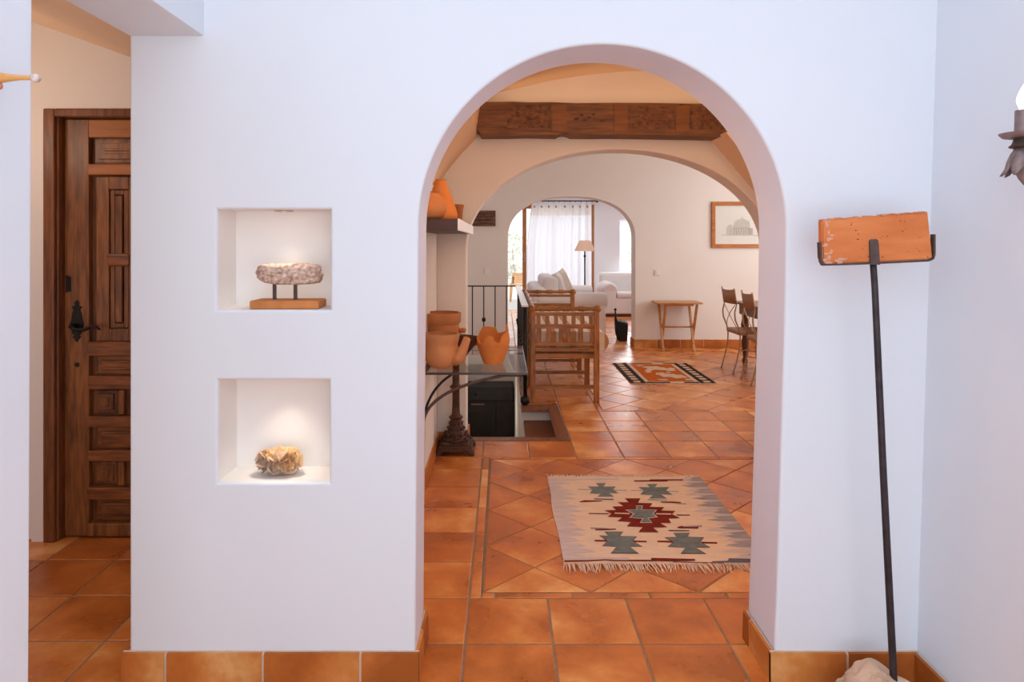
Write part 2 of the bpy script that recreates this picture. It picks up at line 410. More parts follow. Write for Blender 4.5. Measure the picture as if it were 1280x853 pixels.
# =================================================================== SETTING
# ---------------------------------------------------------------- floor tiles
def clip(poly, x0, x1, y0, y1):
    for ax, lim, sg in ((0, x0, 1), (0, x1, -1), (1, y0, 1), (1, y1, -1)):
        out = []
        for i in range(len(poly)):
            a, b = poly[i], poly[(i + 1) % len(poly)]
            da, db = (a[ax] - lim) * sg, (b[ax] - lim) * sg
            if da >= 0: out.append(a)
            if (da > 0 and db < 0) or (da < 0 and db > 0):
                t = da / (da - db); out.append((a[0] + (b[0] - a[0]) * t, a[1] + (b[1] - a[1]) * t))
        poly = out
        if len(poly) < 3: return []
    cl = []
    for q in poly:
        if not cl or (abs(q[0] - cl[-1][0]) + abs(q[1] - cl[-1][1])) > 1e-4: cl.append(q)
    if len(cl) > 2 and (abs(cl[0][0] - cl[-1][0]) + abs(cl[0][1] - cl[-1][1])) < 1e-4: cl.pop()
    return cl if len(cl) > 2 else []
def area(p): return sum(p[i][0] * p[(i + 1) % len(p)][1] - p[(i + 1) % len(p)][0] * p[i][1] for i in range(len(p))) / 2
def inset(p, d):
    n = len(p); out = []
    if area(p) < 0: p = p[::-1]
    for i in range(n):
        a, b, c = Vector(p[i - 1]), Vector(p[i]), Vector(p[(i + 1) % n])
        e1 = (b - a).normalized(); e2 = (c - b).normalized()
        n1 = Vector((-e1.y, e1.x)); n2 = Vector((-e2.y, e2.x))
        k = 1 + n1.dot(n2)
        if k < .15: return None
        q = b + (n1 + n2) * (d / k); out.append((q.x, q.y))
    if area(out) < 2e-4: return None
    return out
FM = MB()
def put_tile(poly, g=.0042):
    a = inset(poly, g)
    if not a: return
    b = inset(a, .003)
    t = random.random()
    lift = random.uniform(-.0004, .0004)
    if not b or len(b) != len(a): b = a
    n = len(a)
    vs = [(x, y, -.006) for x, y in a] + [(x, y, -.0018 + lift) for x, y in a] + [(x, y, lift) for x, y in b]
    fs = [tuple(2 * n + i for i in range(n))]
    for i in range(n):
        j = (i + 1) % n
        fs += [(i, j, n + j, n + i), (n + i, n + j, 2 * n + j, 2 * n + i)]
    FM.add(vs, fs, 1, t)
def grout(x0, x1, y0, y1): FM.add([(x0, y0, -.0032), (x1, y0, -.0032), (x1, y1, -.0032), (x0, y1, -.0032)], [(0, 1, 2, 3)], 0)
def straight(x0, x1, y0, y1, ox=-.1357, oy=2.811, tx=.3207, ty=.32):
    grout(x0, x1, y0, y1)
    for i in range(math.floor((x0 - ox) / tx), math.ceil((x1 - ox) / tx)):
        for j in range(math.floor((y0 - oy) / ty), math.ceil((y1 - oy) / ty)):
            a, b = ox + i * tx, oy + j * ty
            p = clip([(a, b), (a + tx, b), (a + tx, b + ty), (a, b + ty)], x0, x1, y0, y1)
            if p: put_tile(p)
def diag(x0, x1, y0, y1, px, py):
    grout(x0 - .008, x1 + .006, y0 - .004, y1 + .004)
    for i in range(-1, int((x1 - x0) / px) + 2):
        for j in range(-1, int((y1 - y0) / py) + 2):
            for cx, cy in ((x0 + (i + .5) * px, y0 + j * py), (x0 + i * px, y0 + (j + .5) * py)):
                p = clip([(cx - px / 2, cy), (cx, cy - py / 2), (cx + px / 2, cy), (cx, cy + py / 2)], x0, x1, y0, y1)
                if p: put_tile(p)
straight(-3.0, -1.2, -1.6, 3.6, ox=-1.457, oy=2.83)
straight(-1.2, 1.6, -1.6, 2.811)
straight(-.62, -.137, 2.811, 4.65)
straight(-.137, -.086, 2.811, 4.65, tx=.051)
straight(-.086, 1.80, 2.811, 2.858, ty=.047, ox=-.03)
diag(-.080, 1.726, 2.860, 4.610, .4515, .4375)
straight(-.086, 1.80, 4.612, 4.655, oy=4.612, ty=.045)
straight(1.73, 2.4, 2.811, 4.655)
straight(-.62, 5.3, 4.655, 5.03, oy=4.655, ty=.375)
straight(.50, 5.3, 5.03, 5.91, oy=4.985, ty=.308)
straight(.50, .826, 5.91, 9.5, oy=4.985, ty=.308)
straight(.17, .50, 6.15, 9.5, oy=4.985, ty=.308)
straight(-.62, .17, 8.92, 9.5)
straight(.826, .87, 5.91, 9.5, tx=.044, ox=.826, oy=5.91)
straight(.87, 5.3, 5.91, 5.95, oy=5.91, ty=.04)
diag(.87, 5.3, 5.95, 9.5, .4515, .4437)
straight(-.9, 4.4, 9.5, 14.75, oy=9.5)
floor = FM.build('floor', [M['grout'], M['tile']], fix=False)
struct(floor, 'glazed terracotta tile floor laid straight and on the diagonal')

# ---------------------------------------------------------------- front wall with the arch and two niches
Y0, Y1 = 2.28, 2.53
acx, acz, ar = .333, 1.511, .6133
left_j = [(-.2915, 0), (-.2895, .3), (-.2860, .8), (-.2815, 1.3)]
arc = [(acx - ar * math.cos(math.pi * i / 96), acz + ar * math.sin(math.pi * i / 96)) for i in range(97)]
right_j = [(.9440, 1.3), (.9300, .8), (.9150, .3), (.9040, 0)]
outl = [(-1.243, 0)] + left_j + arc + right_j + [(1.62, 0), (1.62, 2.95), (-1.243, 2.95)]
NI = [(-.952, -.573, 1.237, 1.573), (-.949, -.577, .661, 1.004)]
holes = [[(a, c), (b, c), (b, d), (a, d)] for a, b, c, d in NI]
w = MB(); w.rprism(outl, holes, lambda u, v, d: Vector((u, d, v)), Y0, Y1, side=1)
front = w.build('wall_front', [M['wall'], M['reveal']], weld=.00005); struct(front, 'white plastered wall with a round arch and two niches')
w = MB()
ND = .165
for a, b, c, d in NI:
    t = .02; yb = Y0 + ND; e = .0004
    w.box(a - t, b + t, yb, yb + .02, c - t, d + t)
    w.box(a - t, a + e, Y0 + .012, yb, c - t, d + t); w.box(b - e, b + t, Y0 + .012, yb, c - t, d + t)
    w.box(a, b, Y0 + .012, yb, c - t, c + e); w.box(a, b, Y0 + .012, yb, d - e, d + t)
struct(w.build('wall_niches', M['niche']), 'white plastered linings of the two square niches')

# right wall of the hall, leaning out slightly as hand plastered
w = MB()
xb, xt = 1.379, 1.472
vs = []
for y in (-1.6, 2.30):
    vs += [(xb, y, 0), (xb + .4, y, 0), (xb + .4, y, 2.95), (xt, y, 2.95)]
w.add(vs, [(0, 1, 2, 3), (7, 6, 5, 4), (0, 3, 7, 4), (1, 5, 6, 2), (3, 2, 6, 7), (0, 4, 5, 1)])
struct(w.build('wall_right', M['wall']), 'plain white plastered wall on the right of the hall')
# left dividing wall: pier near the camera and the lintel over the opening
w = MB()
w.prism([(-1.6, 0), (1.437, 0), (1.452, 2.151), (2.29, 2.151), (2.29, 2.95), (-1.6, 2.95)], [], lambda u, v, d: Vector((d, u, v)), -1.243, -.995)
struct(w.build('wall_left', M['wall'], bevel=.008), 'white pier and lintel of the opening to the corridor')
w = MB(); w.box(-1.3, 1.9, -1.6, 2.3, 2.90, 3.0)
struct(w.build('ceiling_hall', M['wall']))
# corridor behind the opening
w = MB()
w.prism([(-3.0, 0), (-2.235, 0), (-2.235, 2.115), (-1.33, 2.115), (-1.33, 0), (-.9, 0), (-.9, 3.0), (-3.0, 3.0)], [],
        lambda u, v, d: Vector((u, d, v)), 3.34, 3.55)
w.box(-3.1, -2.95, -1.6, 3.5, 0, 3.0)
w.box(-2.3, -1.25, 3.55, 3.60, 0, 2.2)
struct(w.build('wall_corridor', M['wall_warm']), 'cream corridor wall around the carved wooden door')
w = MB()
zl = lambda x: 2.548 - (x + 2.32) * .36
w.add([(-3.0, -1.6, zl(-3.0)), (-1.235, -1.6, zl(-1.235)), (-1.235, 3.36, zl(-1.235)), (-3.0, 3.36, zl(-3.0)),
       (-3.0, -1.6, 3.0), (-1.235, -1.6, 3.0), (-1.235, 3.36, 3.0), (-3.0, 3.36, 3.0)],
      [(0, 3, 2, 1), (4, 5, 6, 7), (0, 1, 5, 4), (2, 3, 7, 6), (1, 2, 6, 5), (0, 4, 7, 3)])
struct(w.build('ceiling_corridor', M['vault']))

# ---------------------------------------------------------------- lobby behind the arch
LX = -.468
w = MB(); w.box(-1.0, LX, Y1 - .01, 5.0, 0, 3.0)
struct(w.build('wall_lobby', M['wall_warm']), 'pale wall beside the glass console table')
A2 = (.836, 1.417, 1.096, .715)
arc2 = [(A2[0] - A2[2] * math.cos(math.pi * i / 80), A2[1] + A2[3] * math.sin(math.pi * i / 80)) for i in range(81)]
w = MB()
w.rprism([(-1.0, 0), (A2[0] - A2[2], 0)] + arc2 + [(A2[0] + A2[2], 0), (5.4, 0), (5.4, 3.1), (-1.0, 3.1)], [], lambda u, v, d: Vector((u, d, v)), 4.93, 5.15)
struct(w.build('wall_middle', M['wall_warm'], weld=.00005), 'cream wall with the wide second arch')
w = MB(); w.box(2.15, 2.4, Y1 - .01, 4.95, 0, 3.0)
w.box(1.5, 2.2, Y1 - .01, Y1 + .05, 0, 3.0)
struct(w.build('wall_lobby_right', M['wall_warm']))
# haunches of the vault on both sides of the beam
w = MB()
hp = bez((LX - .03, 0, 1.80), (LX + .02, 0, 1.93), (-.34, 0, 2.06), (-.185, 0, 2.215), 10)
w.prism([(q.x, q.z) for q in hp] + [(-.155, 2.40), (-.10, 2.75), (LX - .03, 2.75)], [], lambda u, v, d: Vector((u, d, v)), Y1 - .005, 4.95)
hp = bez((2.2, 0, 1.45), (1.93, 0, 1.68), (1.72, 0, 1.94), (1.50, 0, 2.205), 10)
w.prism([(q.x, q.z) for q in hp] + [(2.2, 2.205)], [], lambda u, v, d: Vector((u, d, v)), 4.60, 4.95)
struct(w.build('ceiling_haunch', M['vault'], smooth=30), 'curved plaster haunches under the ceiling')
w = MB()
cp = [(-.2, 2.50)] + [(-.2 + 2.5 * i / 20, 2.50 + .2 * math.sin(math.pi * i / 20)) for i in range(1, 20)] + [(2.3, 2.50), (2.3, 3.0), (-.2, 3.0)]
w.prism(cp, [], lambda u, v, d: Vector((u, d, v)), Y1 - .005, 4.95)
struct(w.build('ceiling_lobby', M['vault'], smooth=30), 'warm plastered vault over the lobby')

# ---------------------------------------------------------------- great room
w = MB(); w.box(-1.0, LX - .03, 5.1, 9.6, -2.0, 3.1)
struct(w.build('wall_stair', M['wall_warm']))
A3 = (.957, 1.50, .880, .595)
def arch3(n=48):
    o = []
    for i in range(n + 1):
        t = math.pi * i / n; c, s_ = math.cos(t), math.sin(t)
        e = .86
        o.append((A3[0] - A3[2] * math.copysign(abs(c) ** e, c), A3[1] + A3[3] * abs(s_) ** e))
    return o
w = MB()
w.rprism([(-1.0, 0), (A3[0] - A3[2], 0)] + arch3() + [(A3[0] + A3[2], 0), (5.4, 0), (5.4, 3.1), (-1.0, 3.1)], [], lambda u, v, d: Vector((u, d, v)), 9.48, 9.76)
struct(w.build('wall_back', M['wall_warm'], weld=.00005), 'cream wall with the far arch, picture and tray table')
w = MB(); w.prism([(5.1, 0), (9.6, 0), (9.6, 3.1), (5.1, 3.1)], [[(5.8, .9), (7.0, .9), (7.0, 2.3), (5.8, 2.3)], [(7.6, .9), (8.8, .9), (8.8, 2.3), (7.6, 2.3)]],
                  lambda u, v, d: Vector((d, u, v)), 5.3, 5.5)
struct(w.build('wall_dining', M['wall_warm']))
w = MB(); w.box(-1.0, 5.5, 5.1, 9.6, 2.95, 3.1)
struct(w.build('ceiling_dining', M['wall_warm']))
# stairwell lining
for q_ in ((.150, .30, 6.16, 8.95, -1.9, -.004), (LX - .04, .150, 8.9, 9.0, -1.9, -.004), (-.8, .46, 5.03, 5.13, -1.9, -.013), (.46, .55, 5.05, 6.2, -1.9, -.013),
           (.150, .50, 6.10, 6.155, -1.9, -.013), (.172, .189, 5.13, 6.10, -1.9, -.16)):
    w = MB(); w.box(*q_); struct(w.build('wall_stairwell', M['wall_warm']), 'plastered wall of the sunken stairwell')
w = MB(); w.box(-1.0, .6, 5.0, 9.0, -2.0, -1.9); struct(w.build('floor_lower', M['tread']), 'lower floor of the stairwell')
w = MB(); w.box(.19, .46, 5.13, 6.10, -.16, -.125)
struct(w.build('floor_step', M['tread']), 'dark brown first step down in the floor opening')
w = MB()
w.box(.405, .50, 5.03, 6.15, -.03, .006); w.box(.165, .405, 6.0, 6.15, -.03, .006); w.box(-.29, .405, 5.03, 5.13, -.03, .003)
struct(w.build('trim_1', M['stairwood'], bevel=.003), 'brown wooden rim around the floor opening')

# ---------------------------------------------------------------- living room
YB = 14.6
def rc(x0, x1, z0, z1): return [(x0, z0), (x1, z0), (x1, z1), (x0, z1)]
w = MB()
w.prism([(-1.0, -.01), (-.02, -.01), (-.02, 2.27), (1.96, 2.27), (1.96, -.01), (4.4, -.01), (4.4, 2.8), (-1.0, 2.8)], [rc(2.50, 3.35, .83, 1.94)],
        lambda u, v, d: Vector((u, d, v)), YB, YB + .25)
w.box(-1.0, -.85, 9.7, YB + .1, 0, 2.8); w.box(4.25, 4.4, 9.7, YB + .1, 0, 2.8)
struct(w.build('wall_living', M['lilac']), 'pale wall of the far living room with patio doors and window')
w = MB(); w.box(-1.0, 4.4, 9.7, YB + .2, 2.7, 2.85)
struct(w.build('ceiling_living', M['lilac']))
# patio doors
dr = thing('door_2', 'orange-brown wooden patio door frame behind the white curtain', 'patio door', (1.0, YB + .06, 0), kind='structure')
w = MB(); yy = (YB + .02, YB + .09)
w.box(-.02, 1.96, *yy, 2.18, 2.27); w.box(-.02, .05, *yy, 0, 2.18); w.box(1.885, 1.96, *yy, 0, 2.18)
w.build('frame', M['doorwood'], dr, bevel=.006)
for a, b in ((.43, .515), (1.05, 1.13)):
    w = MB(); w.box(a, b, *yy, .02, 2.18); w.build('stile', M['doorwood'], dr, bevel=.006)
w = MB(); w.box(.05, 1.885, YB + .05, YB + .058, .05, 2.18); w.build('pane', M['pane'], dr)
w = MB(); w.tube([(.47, YB - .005, 1.02), (.47, YB - .03, 1.04), (.47, YB - .03, 1.22), (.47, YB - .005, 1.24)], .011); w.build('handle', M['gilt'], dr, smooth=True)
wn = thing('window_1', 'bright small window above the white loveseat', 'window', (2.92, YB + .1, .83), kind='structure')
w = MB()
for q in ((2.50, 2.54, .83, 1.94), (3.31, 3.35, .83, 1.94), (2.54, 3.31, .83, .87), (2.54, 3.31, 1.90, 1.94)):
    w.box(q[0], q[1], YB + .13, YB + .17, q[2], q[3])
w.build('window_frame', M['lilac'], wn)
w = MB(); w.box(2.54, 3.31, YB + .145, YB + .152, .87, 1.90); w.build('pane', M['pane'], wn)

# ---------------------------------------------------------------- terracotta skirtings
def skirting(name, runs, label=None, h=.10, t=.017, L=.323):
    m = MB()
    for (a, b, first) in runs:
        a, b = Vector(a), Vector(b); d = b - a; tot = d.length; d.normalize()
        nrm = Vector((d.y, -d.x, 0))         # outwards, to the right of the run
        s0 = 0.; k = 0
        # grout core
        m.add([a, b, b + nrm * (t - .004), a + nrm * (t - .004), a + Vector((0, 0, h + .002)), b + Vector((0, 0, h + .002)), b + nrm * (t - .004) + Vector((0, 0, h - .006)), a + nrm * (t - .004) + Vector((0, 0, h - .006))],
              [(0, 1, 2, 3), (4, 7, 6, 5), (0, 4, 5, 1), (3, 2, 6, 7), (0, 3, 7, 4), (1, 5, 6, 2)], 0)
        while s0 < tot - .005:
            e = min(tot, s0 + (first if k == 0 else L))
            g0, g1 = (0 if s0 == 0 else .004), (0 if e >= tot - 1e-4 else .004)
            p, q = a + d * (s0 + g0), a + d * (e - g1)
            up = Vector((0, 0, h)); tt = random.random()
            m.add([p, q, q + nrm * t, p + nrm * t, p + up, q + up, q + nrm * (t - .003) + up * .985, p + nrm * (t - .003) + up * .985],
                  [(0, 1, 2, 3), (4, 7, 6, 5), (0, 4, 5, 1), (3, 2, 6, 7), (0, 3, 7, 4), (1, 5, 6, 2)], 1, tt)
            s0 = e; k += 1
    return struct(m.build(name, [M['grout_light'], M['tile_base']]), label)
skirting('baseboard_front', [((-1.262, Y0, 0), (-.277, Y0, 0), .145), ((-.293, Y0, 0), (-.289, Y1, 0), .13), ((-1.243, Y1, 0), (-1.243, Y0, 0), .2)], 'terracotta skirting tiles left of the arch')
skirting('baseboard_right', [((.904, Y1, 0), (.904, Y0, 0), .06), ((.889, Y0, 0), (1.379, Y0, 0), .255), ((1.379, Y0, 0), (1.379, -1.5, 0), .30)], 'terracotta skirting tiles right of the arch')
skirting('baseboard_lobby', [((LX, Y1, 0), (LX, 4.93, 0), .2), ((LX, 4.93, 0), (-.245, 4.93, 0), .32), ((-.26, 4.93, 0), (-.26, 5.13, 0), .3)], 'terracotta skirting tiles beside the console table')
skirting('baseboard_back', [((1.82, 9.48, 0), (5.3, 9.48, 0), .32), ((1.837, 9.76, 0), (1.837, 9.48, 0), .32), ((LX, 9.48, 0), (.092, 9.48, 0), .3), ((.077, 9.48, 0), (.077, 9.76, 0), .3)], 'terracotta skirting tiles under the tray table', h=.115)
skirting('baseboard_corridor', [((-2.95, 3.34, 0), (-2.30, 3.34, 0), .3)], h=.012, t=.004)

# outside the patio doors
w = MB(); w.box(-30, 40, YB + .1, 60, -.12, -.02)
struct(w.build('ground', M['patio']), 'sunlit pale paving outside the patio doors')
def bush(x, y, r, hgt, label, seed):
    rnd = random.Random(seed)
    b = thing('shrub', label, 'shrub', (x, y, -.02), 'shrubs outside the patio doors')
    m = MB()
    for i in range(900):
        a, z = rnd.uniform(0, 6.283), rnd.random()
        rr = r * math.sqrt(rnd.random()) * math.sin(math.pi * (.12 + .83 * z)) * (1 + .25 * math.sin(3 * a + seed))
        c = Vector((x + rr * math.cos(a), y + rr * math.sin(a), hgt * (.1 + .9 * z)))
        u = Vector((rnd.gauss(0, 1), rnd.gauss(0, 1), rnd.gauss(0, 1))).normalized() * rnd.uniform(.05, .10)
        v = u.cross(Vector((rnd.gauss(0, 1), rnd.gauss(0, 1), rnd.gauss(0, 1)))).normalized() * .035
        m.add([c - u, c + v, c + u, c - v], [(0, 1, 2, 3)])
    m.build('foliage', M['bush'], b, fix=False)
    m = MB(); m.tube([(x, y, -.02), (x + .05, y, hgt * .35), (x, y + .04, hgt * .7)], [.06, .045, .02]); m.build('stem', M['bark'], b)
bush(.35, 23.5, 1.0, 1.75, 'washed-out green shrub seen through the left patio door glass', 1)
bush(2.9, 25.5, 1.1, 1.9, 'tall shrub behind the sheer white curtain', 4)
bush(5.1, 23.5, .9, 1.9, 'pale green shrub seen through the small right-hand window', 2)

# patio chair
pc = thing('patio_chair', 'orange wooden patio chair outside the patio doors', 'chair', (.38, 17.2, -.02))
def pY(px, py, y=17.0): return P(px, py, y)
for (a, b) in (((638.0, 378), (641.5, 346)), ((655, 378), (655.5, 344))):
    w = MB(); w.bar(pY(*a), pY(*b), .045, .04); w.build('leg', M['patio_wood'], pc)
for dx in (0, .34):
    w = MB(); w.bar((.20 + dx, 17.45, -.02), (.22 + dx, 17.35, .42), .04, .04); w.build('leg', M['patio_wood'], pc)
w = MB(); w.box(.22, .56, 16.99, 17.45, .36, .40); w.build('seat', M['patio_wood'], pc)
w = MB()
for k in range(5):
    z = .44 + k * .045; w.box(.25, .55, 16.98, 17.01, z, z + .038)
w.box(.25, .56, 16.97, 17.02, .665, .70)
w.build('backrest', M['patio_wood'], pc)

# =================================================================== DOOR OF THE CORRIDOR
DY = 3.385
def dpx(px): return (px - CX) / F * DY
def dpz(py): return H - (py - HY) / F * DY
d = thing('door_1', 'old carved dark brown panelled wooden door with black iron handle', 'door', (-1.78, DY, 0), kind='structure')
w = MB()
w.box(-2.235, -2.180, 3.325, 3.46, 0, 2.115); w.box(-1.385, -1.33, 3.325, 3.46, 0, 2.115); w.box(-2.180, -1.385, 3.325, 3.46, 2.075, 2.115)
w.box(-2.188, -2.170, 3.345, 3.46, 0, 2.085)
w.build('door_frame', M['door_frame'], d, bevel=.006)
XL, XR = -2.168, -1.392
zt, zb = 2.072, .008
w = MB(); w.box(XL, XR, DY + .03, DY + .06, zb, zt)
w.build('door_leaf', M['door_dark'], d)
SX = dpx(111)      # inner edge of the left stile
SR = XL + XR - SX
for a, b in ((XL, SX), (SR, XR)):
    w = MB(); w.box(a, b, DY, DY + .035, zb, zt); w.build('stile', M['door_mid'], d, bevel=.004)
# horizontal rails (y ranges in the photo)
for (ya, yb_, mt, out) in ((148, 172, 'door_orange', 0), (205, 219, 'door_orange', .006), (427, 445, 'door_x', .012), (470, 487, 'door_x', .006),
                           (520, 534, 'door_x', .012), (563, 577, 'door_x', .006), (609, 624, 'door_x', .012), (654, 673, 'door_mid', .008)):
    w = MB(); w.box(SX - .004, SR + .004, DY - out, DY + .034, max(zb, dpz(yb_)), min(zt, dpz(ya)))
    w.build('rail', M[mt], d, bevel=.006)
def raised(x0, x1, z0, z1, steps, name='panel', m='door_dark'):
    w = MB()
    for k, (ins, out) in enumerate(steps):
        a, b, c, e = x0 + ins, x1 - ins, z0 + ins, z1 - ins
        if a >= b or c >= e: break
        nx = steps[k + 1] if k + 1 < len(steps) else None
        w.box(a, b, DY + .03 - out, DY + .032, c, e)
    return w.build(name, M[m], d, bevel=.004)
midx = (XL + XR) / 2
# carved square above, small squares below, in pairs
for x0, x1 in ((dpx(113), midx - .06), (midx + .06, SR)):
    raised(x0 + .01, x0 + .24, dpz(203), dpz(174), [(0, .006), (.018, .018), (.032, .010), (.044, .022), (.056, .028)], m='door_mid')
for ya, yb_ in ((446, 469), (535, 562), (625, 653)):
    raised(SX + .03, SR - .03, dpz(yb_), dpz(ya), [(0, .008), (.022, .018), (.034, .024)], m='door_x')
for ya, yb_ in ((488, 519), (578, 608)):
    for k in range(3):
        x0 = SX + .015 + k * .185
        raised(x0, x0 + .115, dpz(yb_) + .004, dpz(ya) - .004, [(0, .010), (.016, .018), (.030, .012), (.036, .026)])
        w = MB(); w.box(x0 + .125, x0 + .155, DY + .005, DY + .033, dpz(yb_), dpz(ya)); w.build('muntin', M['door_mid'], d, bevel=.004)
# tall panels with nested mouldings
for x0, x1 in ((dpx(119.5), midx - .012), (midx + .012, SR - .02)):
    z0, z1 = dpz(427), dpz(221)
    w = MB()
    def ringp(a, b, c, e, wd, out):
        w.box(a, a + wd, DY + .03 - out, DY + .032, c, e); w.box(b - wd, b, DY + .03 - out, DY + .032, c, e)
        w.box(a + wd, b - wd, DY + .03 - out, DY + .032, c, c + wd); w.box(a + wd, b - wd, DY + .03 - out, DY + .032, e - wd, e)
    ringp(x0, x1, z0, z1, .062, .024)
    ringp(x0 + .066, x1 - .066, z0 + .066, z1 - .066, .022, .018)
    ringp(x0 + .094, x1 - .094, z0 + .094, z1 - .094, .020, .026)
    w.build('moulding', M['door_mid'], d, bevel=.005)
    w = MB(); w.box(x0 + .055, x1 - .055, DY - .004, DY + .03, dpz(333), dpz(317)); w.build('cross_block', M['door_x'], d, bevel=.01)
# handle
hx = dpx(96.5)
hd = MB()
prof = [(0, dpz(375)), (.012, dpz(379)), (.006, dpz(382)), (.026, dpz(384)), (.014, dpz(387)), (.022, dpz(392)), (.026, dpz(400)), (.034, dpz(406)), (.026, dpz(410)),
        (.022, dpz(417)), (.010, dpz(420)), (.022, dpz(421)), (.010, dpz(424)), (0, dpz(428))]
hd.prism([(hx + a, z) for a, z in prof] + [(hx - a, z) for a, z in reversed(prof[1:-1])], [], lambda u, v, q: Vector((u, q, v)), DY - .007, DY + .002)
ho = hd.build('handle_plate', M['black_iron'], d, bevel=.002)
w = MB(); w.tube([(hx, DY, dpz(407)), (hx, DY - .05, dpz(407)), (hx + .03, DY - .055, dpz(411)), (hx + .07, DY - .055, dpz(410.5)), (hx + .10, DY - .05, dpz(406)), (hx + .125, DY - .045, dpz(408)), (hx + .14, DY - .045, dpz(411))],
                 [.012, .011, .010, .009, .009, .007, .004], 8); w.build('handle', M['black_iron'], ho, smooth=True)
w = MB(); w.prism([(-2.159, dpz(366)), (-2.135, dpz(364)), (-2.135, dpz(346)), (-2.159, dpz(344))], [], lambda u, v, q: Vector((u, q, v)), DY - .003, DY + .001)
w.build('strike_plate', M['black_iron'], d)
w = MB(); w.tube([(hx + .0, DY + .001, dpz(456)), (hx + .0, DY - .004, dpz(456))], .012, 12); w.build('keyhole', M['black_iron'], d)

# =================================================================== PEG RACK ON THE PIER
t = thing('peg_rack', 'yellow wooden peg with pearly ball tip on the left white pier', 'peg rack', (-.995, 1.30, 1.70))
w = MB(); w.box(-.995, -.984, 1.26, 1.315, 1.66, 1.86); w.build('backboard', M['peg'], t, bevel=.006)
z = 1.776
w = MB(); w.lathe([(.010, -.985), (.0105, -.965), (.0095, -.950), (.0070, -.935), (.0050, -.918), (.0046, -.902), (.0050, -.894)], (0, 1.30, z), 20, axis='x')
w.build('peg', M['peg'], t, smooth=True)
w = MB(); w.lathe([(.001, -.8965), (.0055, -.895), (.0082, -.890), (.0086, -.887), (.0078, -.883), (.0048, -.879), (.001, -.8775)], (0, 1.30, z - .001), 20, axis='x')
w.build('ball_tip', M['pearl'], t, smooth=True)
w = MB(); w.lathe([(.006, -.985), (.006, -.965), (.0075, -.960), (.0070, -.954), (.003, -.951), (.0005, -.950)], (0, 1.30, 1.7605), 18, axis='x')
w.build('knob', M['peg_red'], t, smooth=True)

# =================================================================== NICHE OBJECTS
t = thing('mounted_stone', 'pinkish speckled stone on two iron pins and orange base in upper niche', 'stone sculpture', (-.735, 2.35, 1.2374))
w = MB(); w.box(-.851, -.618, 2.298, 2.405, 1.2376, 1.2665); w.build('plinth', M['plinth'], t, bevel=.006, bseg=3)
for x in (-.782, -.7105):
    w = MB(); w.box(x - .0052, x + .0052, 2.343, 2.353, 1.264, 1.330); w.build('pin', M['band_iron'], t)
w = MB()
w.blob((0, 0, 0), (.1065, .045, .036), 5, .10, 2.0, p=4.2, seed=2.)
for i, v in enumerate(w.v):
    zz = v.z
    if v.x < -.05: zz += (-.05 - v.x) * .18 * (1 if v.z < 0 else -.35)
    w.v[i] = Vector((v.x - .730, v.y + 2.348, zz + 1.3545))
w.build('stone', M['granite'], t, smooth=True)

t = thing('desert_rose', 'sandy orange desert rose crystal cluster lying in lower niche', 'mineral', (-.77, 2.36, .6614))
rnd = random.Random(11)
lo = MB(); hi = MB()
def blade(m, c, nrm, r, th):
    nrm = Vector(nrm).normalized(); q = nrm.to_track_quat('Z', 'Y').to_matrix().to_4x4()
    st = len(m.v)
    n = 10; rr = [r * rnd.uniform(.78, 1.1) for _ in range(n)]
    vs = [Vector((0, 0, th)), Vector((0, 0, -th))] + [Vector((rr[j] * math.cos(6.283 * j / n), rr[j] * math.sin(6.283 * j / n), rnd.uniform(-.15, .15) * th)) for j in range(n)]
    fs = []
    for j in range(n): fs += [(0, 2 + j, 2 + (j + 1) % n), (1, 2 + (j + 1) % n, 2 + j)]
    m.add(vs, fs); m.xf(Matrix.Translation(c) @ q, st)
core = Vector((-.7705, 2.362, .7085))
lo.blob(core, (.062, .036, .034), 3, .1, 2.4)
for i in range(110):
    a = rnd.uniform(0, 6.283); ph = math.asin(rnd.uniform(-.85, .95))
    dr_ = Vector((math.cos(a) * math.cos(ph), math.sin(a) * math.cos(ph), math.sin(ph)))
    c = core + Vector((dr_.x * .056, dr_.y * .030, dr_.z * .027))
    tng = dr_.cross(Vector((rnd.gauss(0, 1), rnd.gauss(0, 1), rnd.gauss(0, 1)))).normalized()
    nr = (tng + dr_ * rnd.uniform(-.35, .35))
    dark = (dr_.x < .1 and dr_.z < .45) or (dr_.z < -.2 and rnd.random() < .5)
    blade(lo if dark else hi, c, nr, rnd.uniform(.018, .031), rnd.uniform(.0022, .0042))
for m in (lo, hi):
    for i, v in enumerate(m.v): m.v[i] = Vector((v.x, v.y, max(.6616, v.z)))
lo.build('crystal_core', M['rose_dark'], t); hi.build('crystal_blades', M['rose'], t)

for k, (x, zc, nm) in enumerate(((-.752, 1.573, 'upper'), (-.755, 1.004, 'lower'))):
    if k == 0:
        t = thing('recessed_spotlight', 'small lit round spotlight sunk in the ceiling of the upper niche', 'spotlight', (x, 2.355, zc - .002))
        w = MB(); w.lathe([(.020, -.004), (.031, -.005), (.033, -.0005), (.020, -.0005)], (x, 2.355, zc), 28, cap=(False, False)); w.build('ring', M['chrome'], t, smooth=30)
        w = MB(); w.lathe([(.0005, -.0035), (.020, -.0030), (.020, -.001)], (x, 2.355, zc), 24, cap=(True, False)); w.build('lens', M['spotlens'], t)

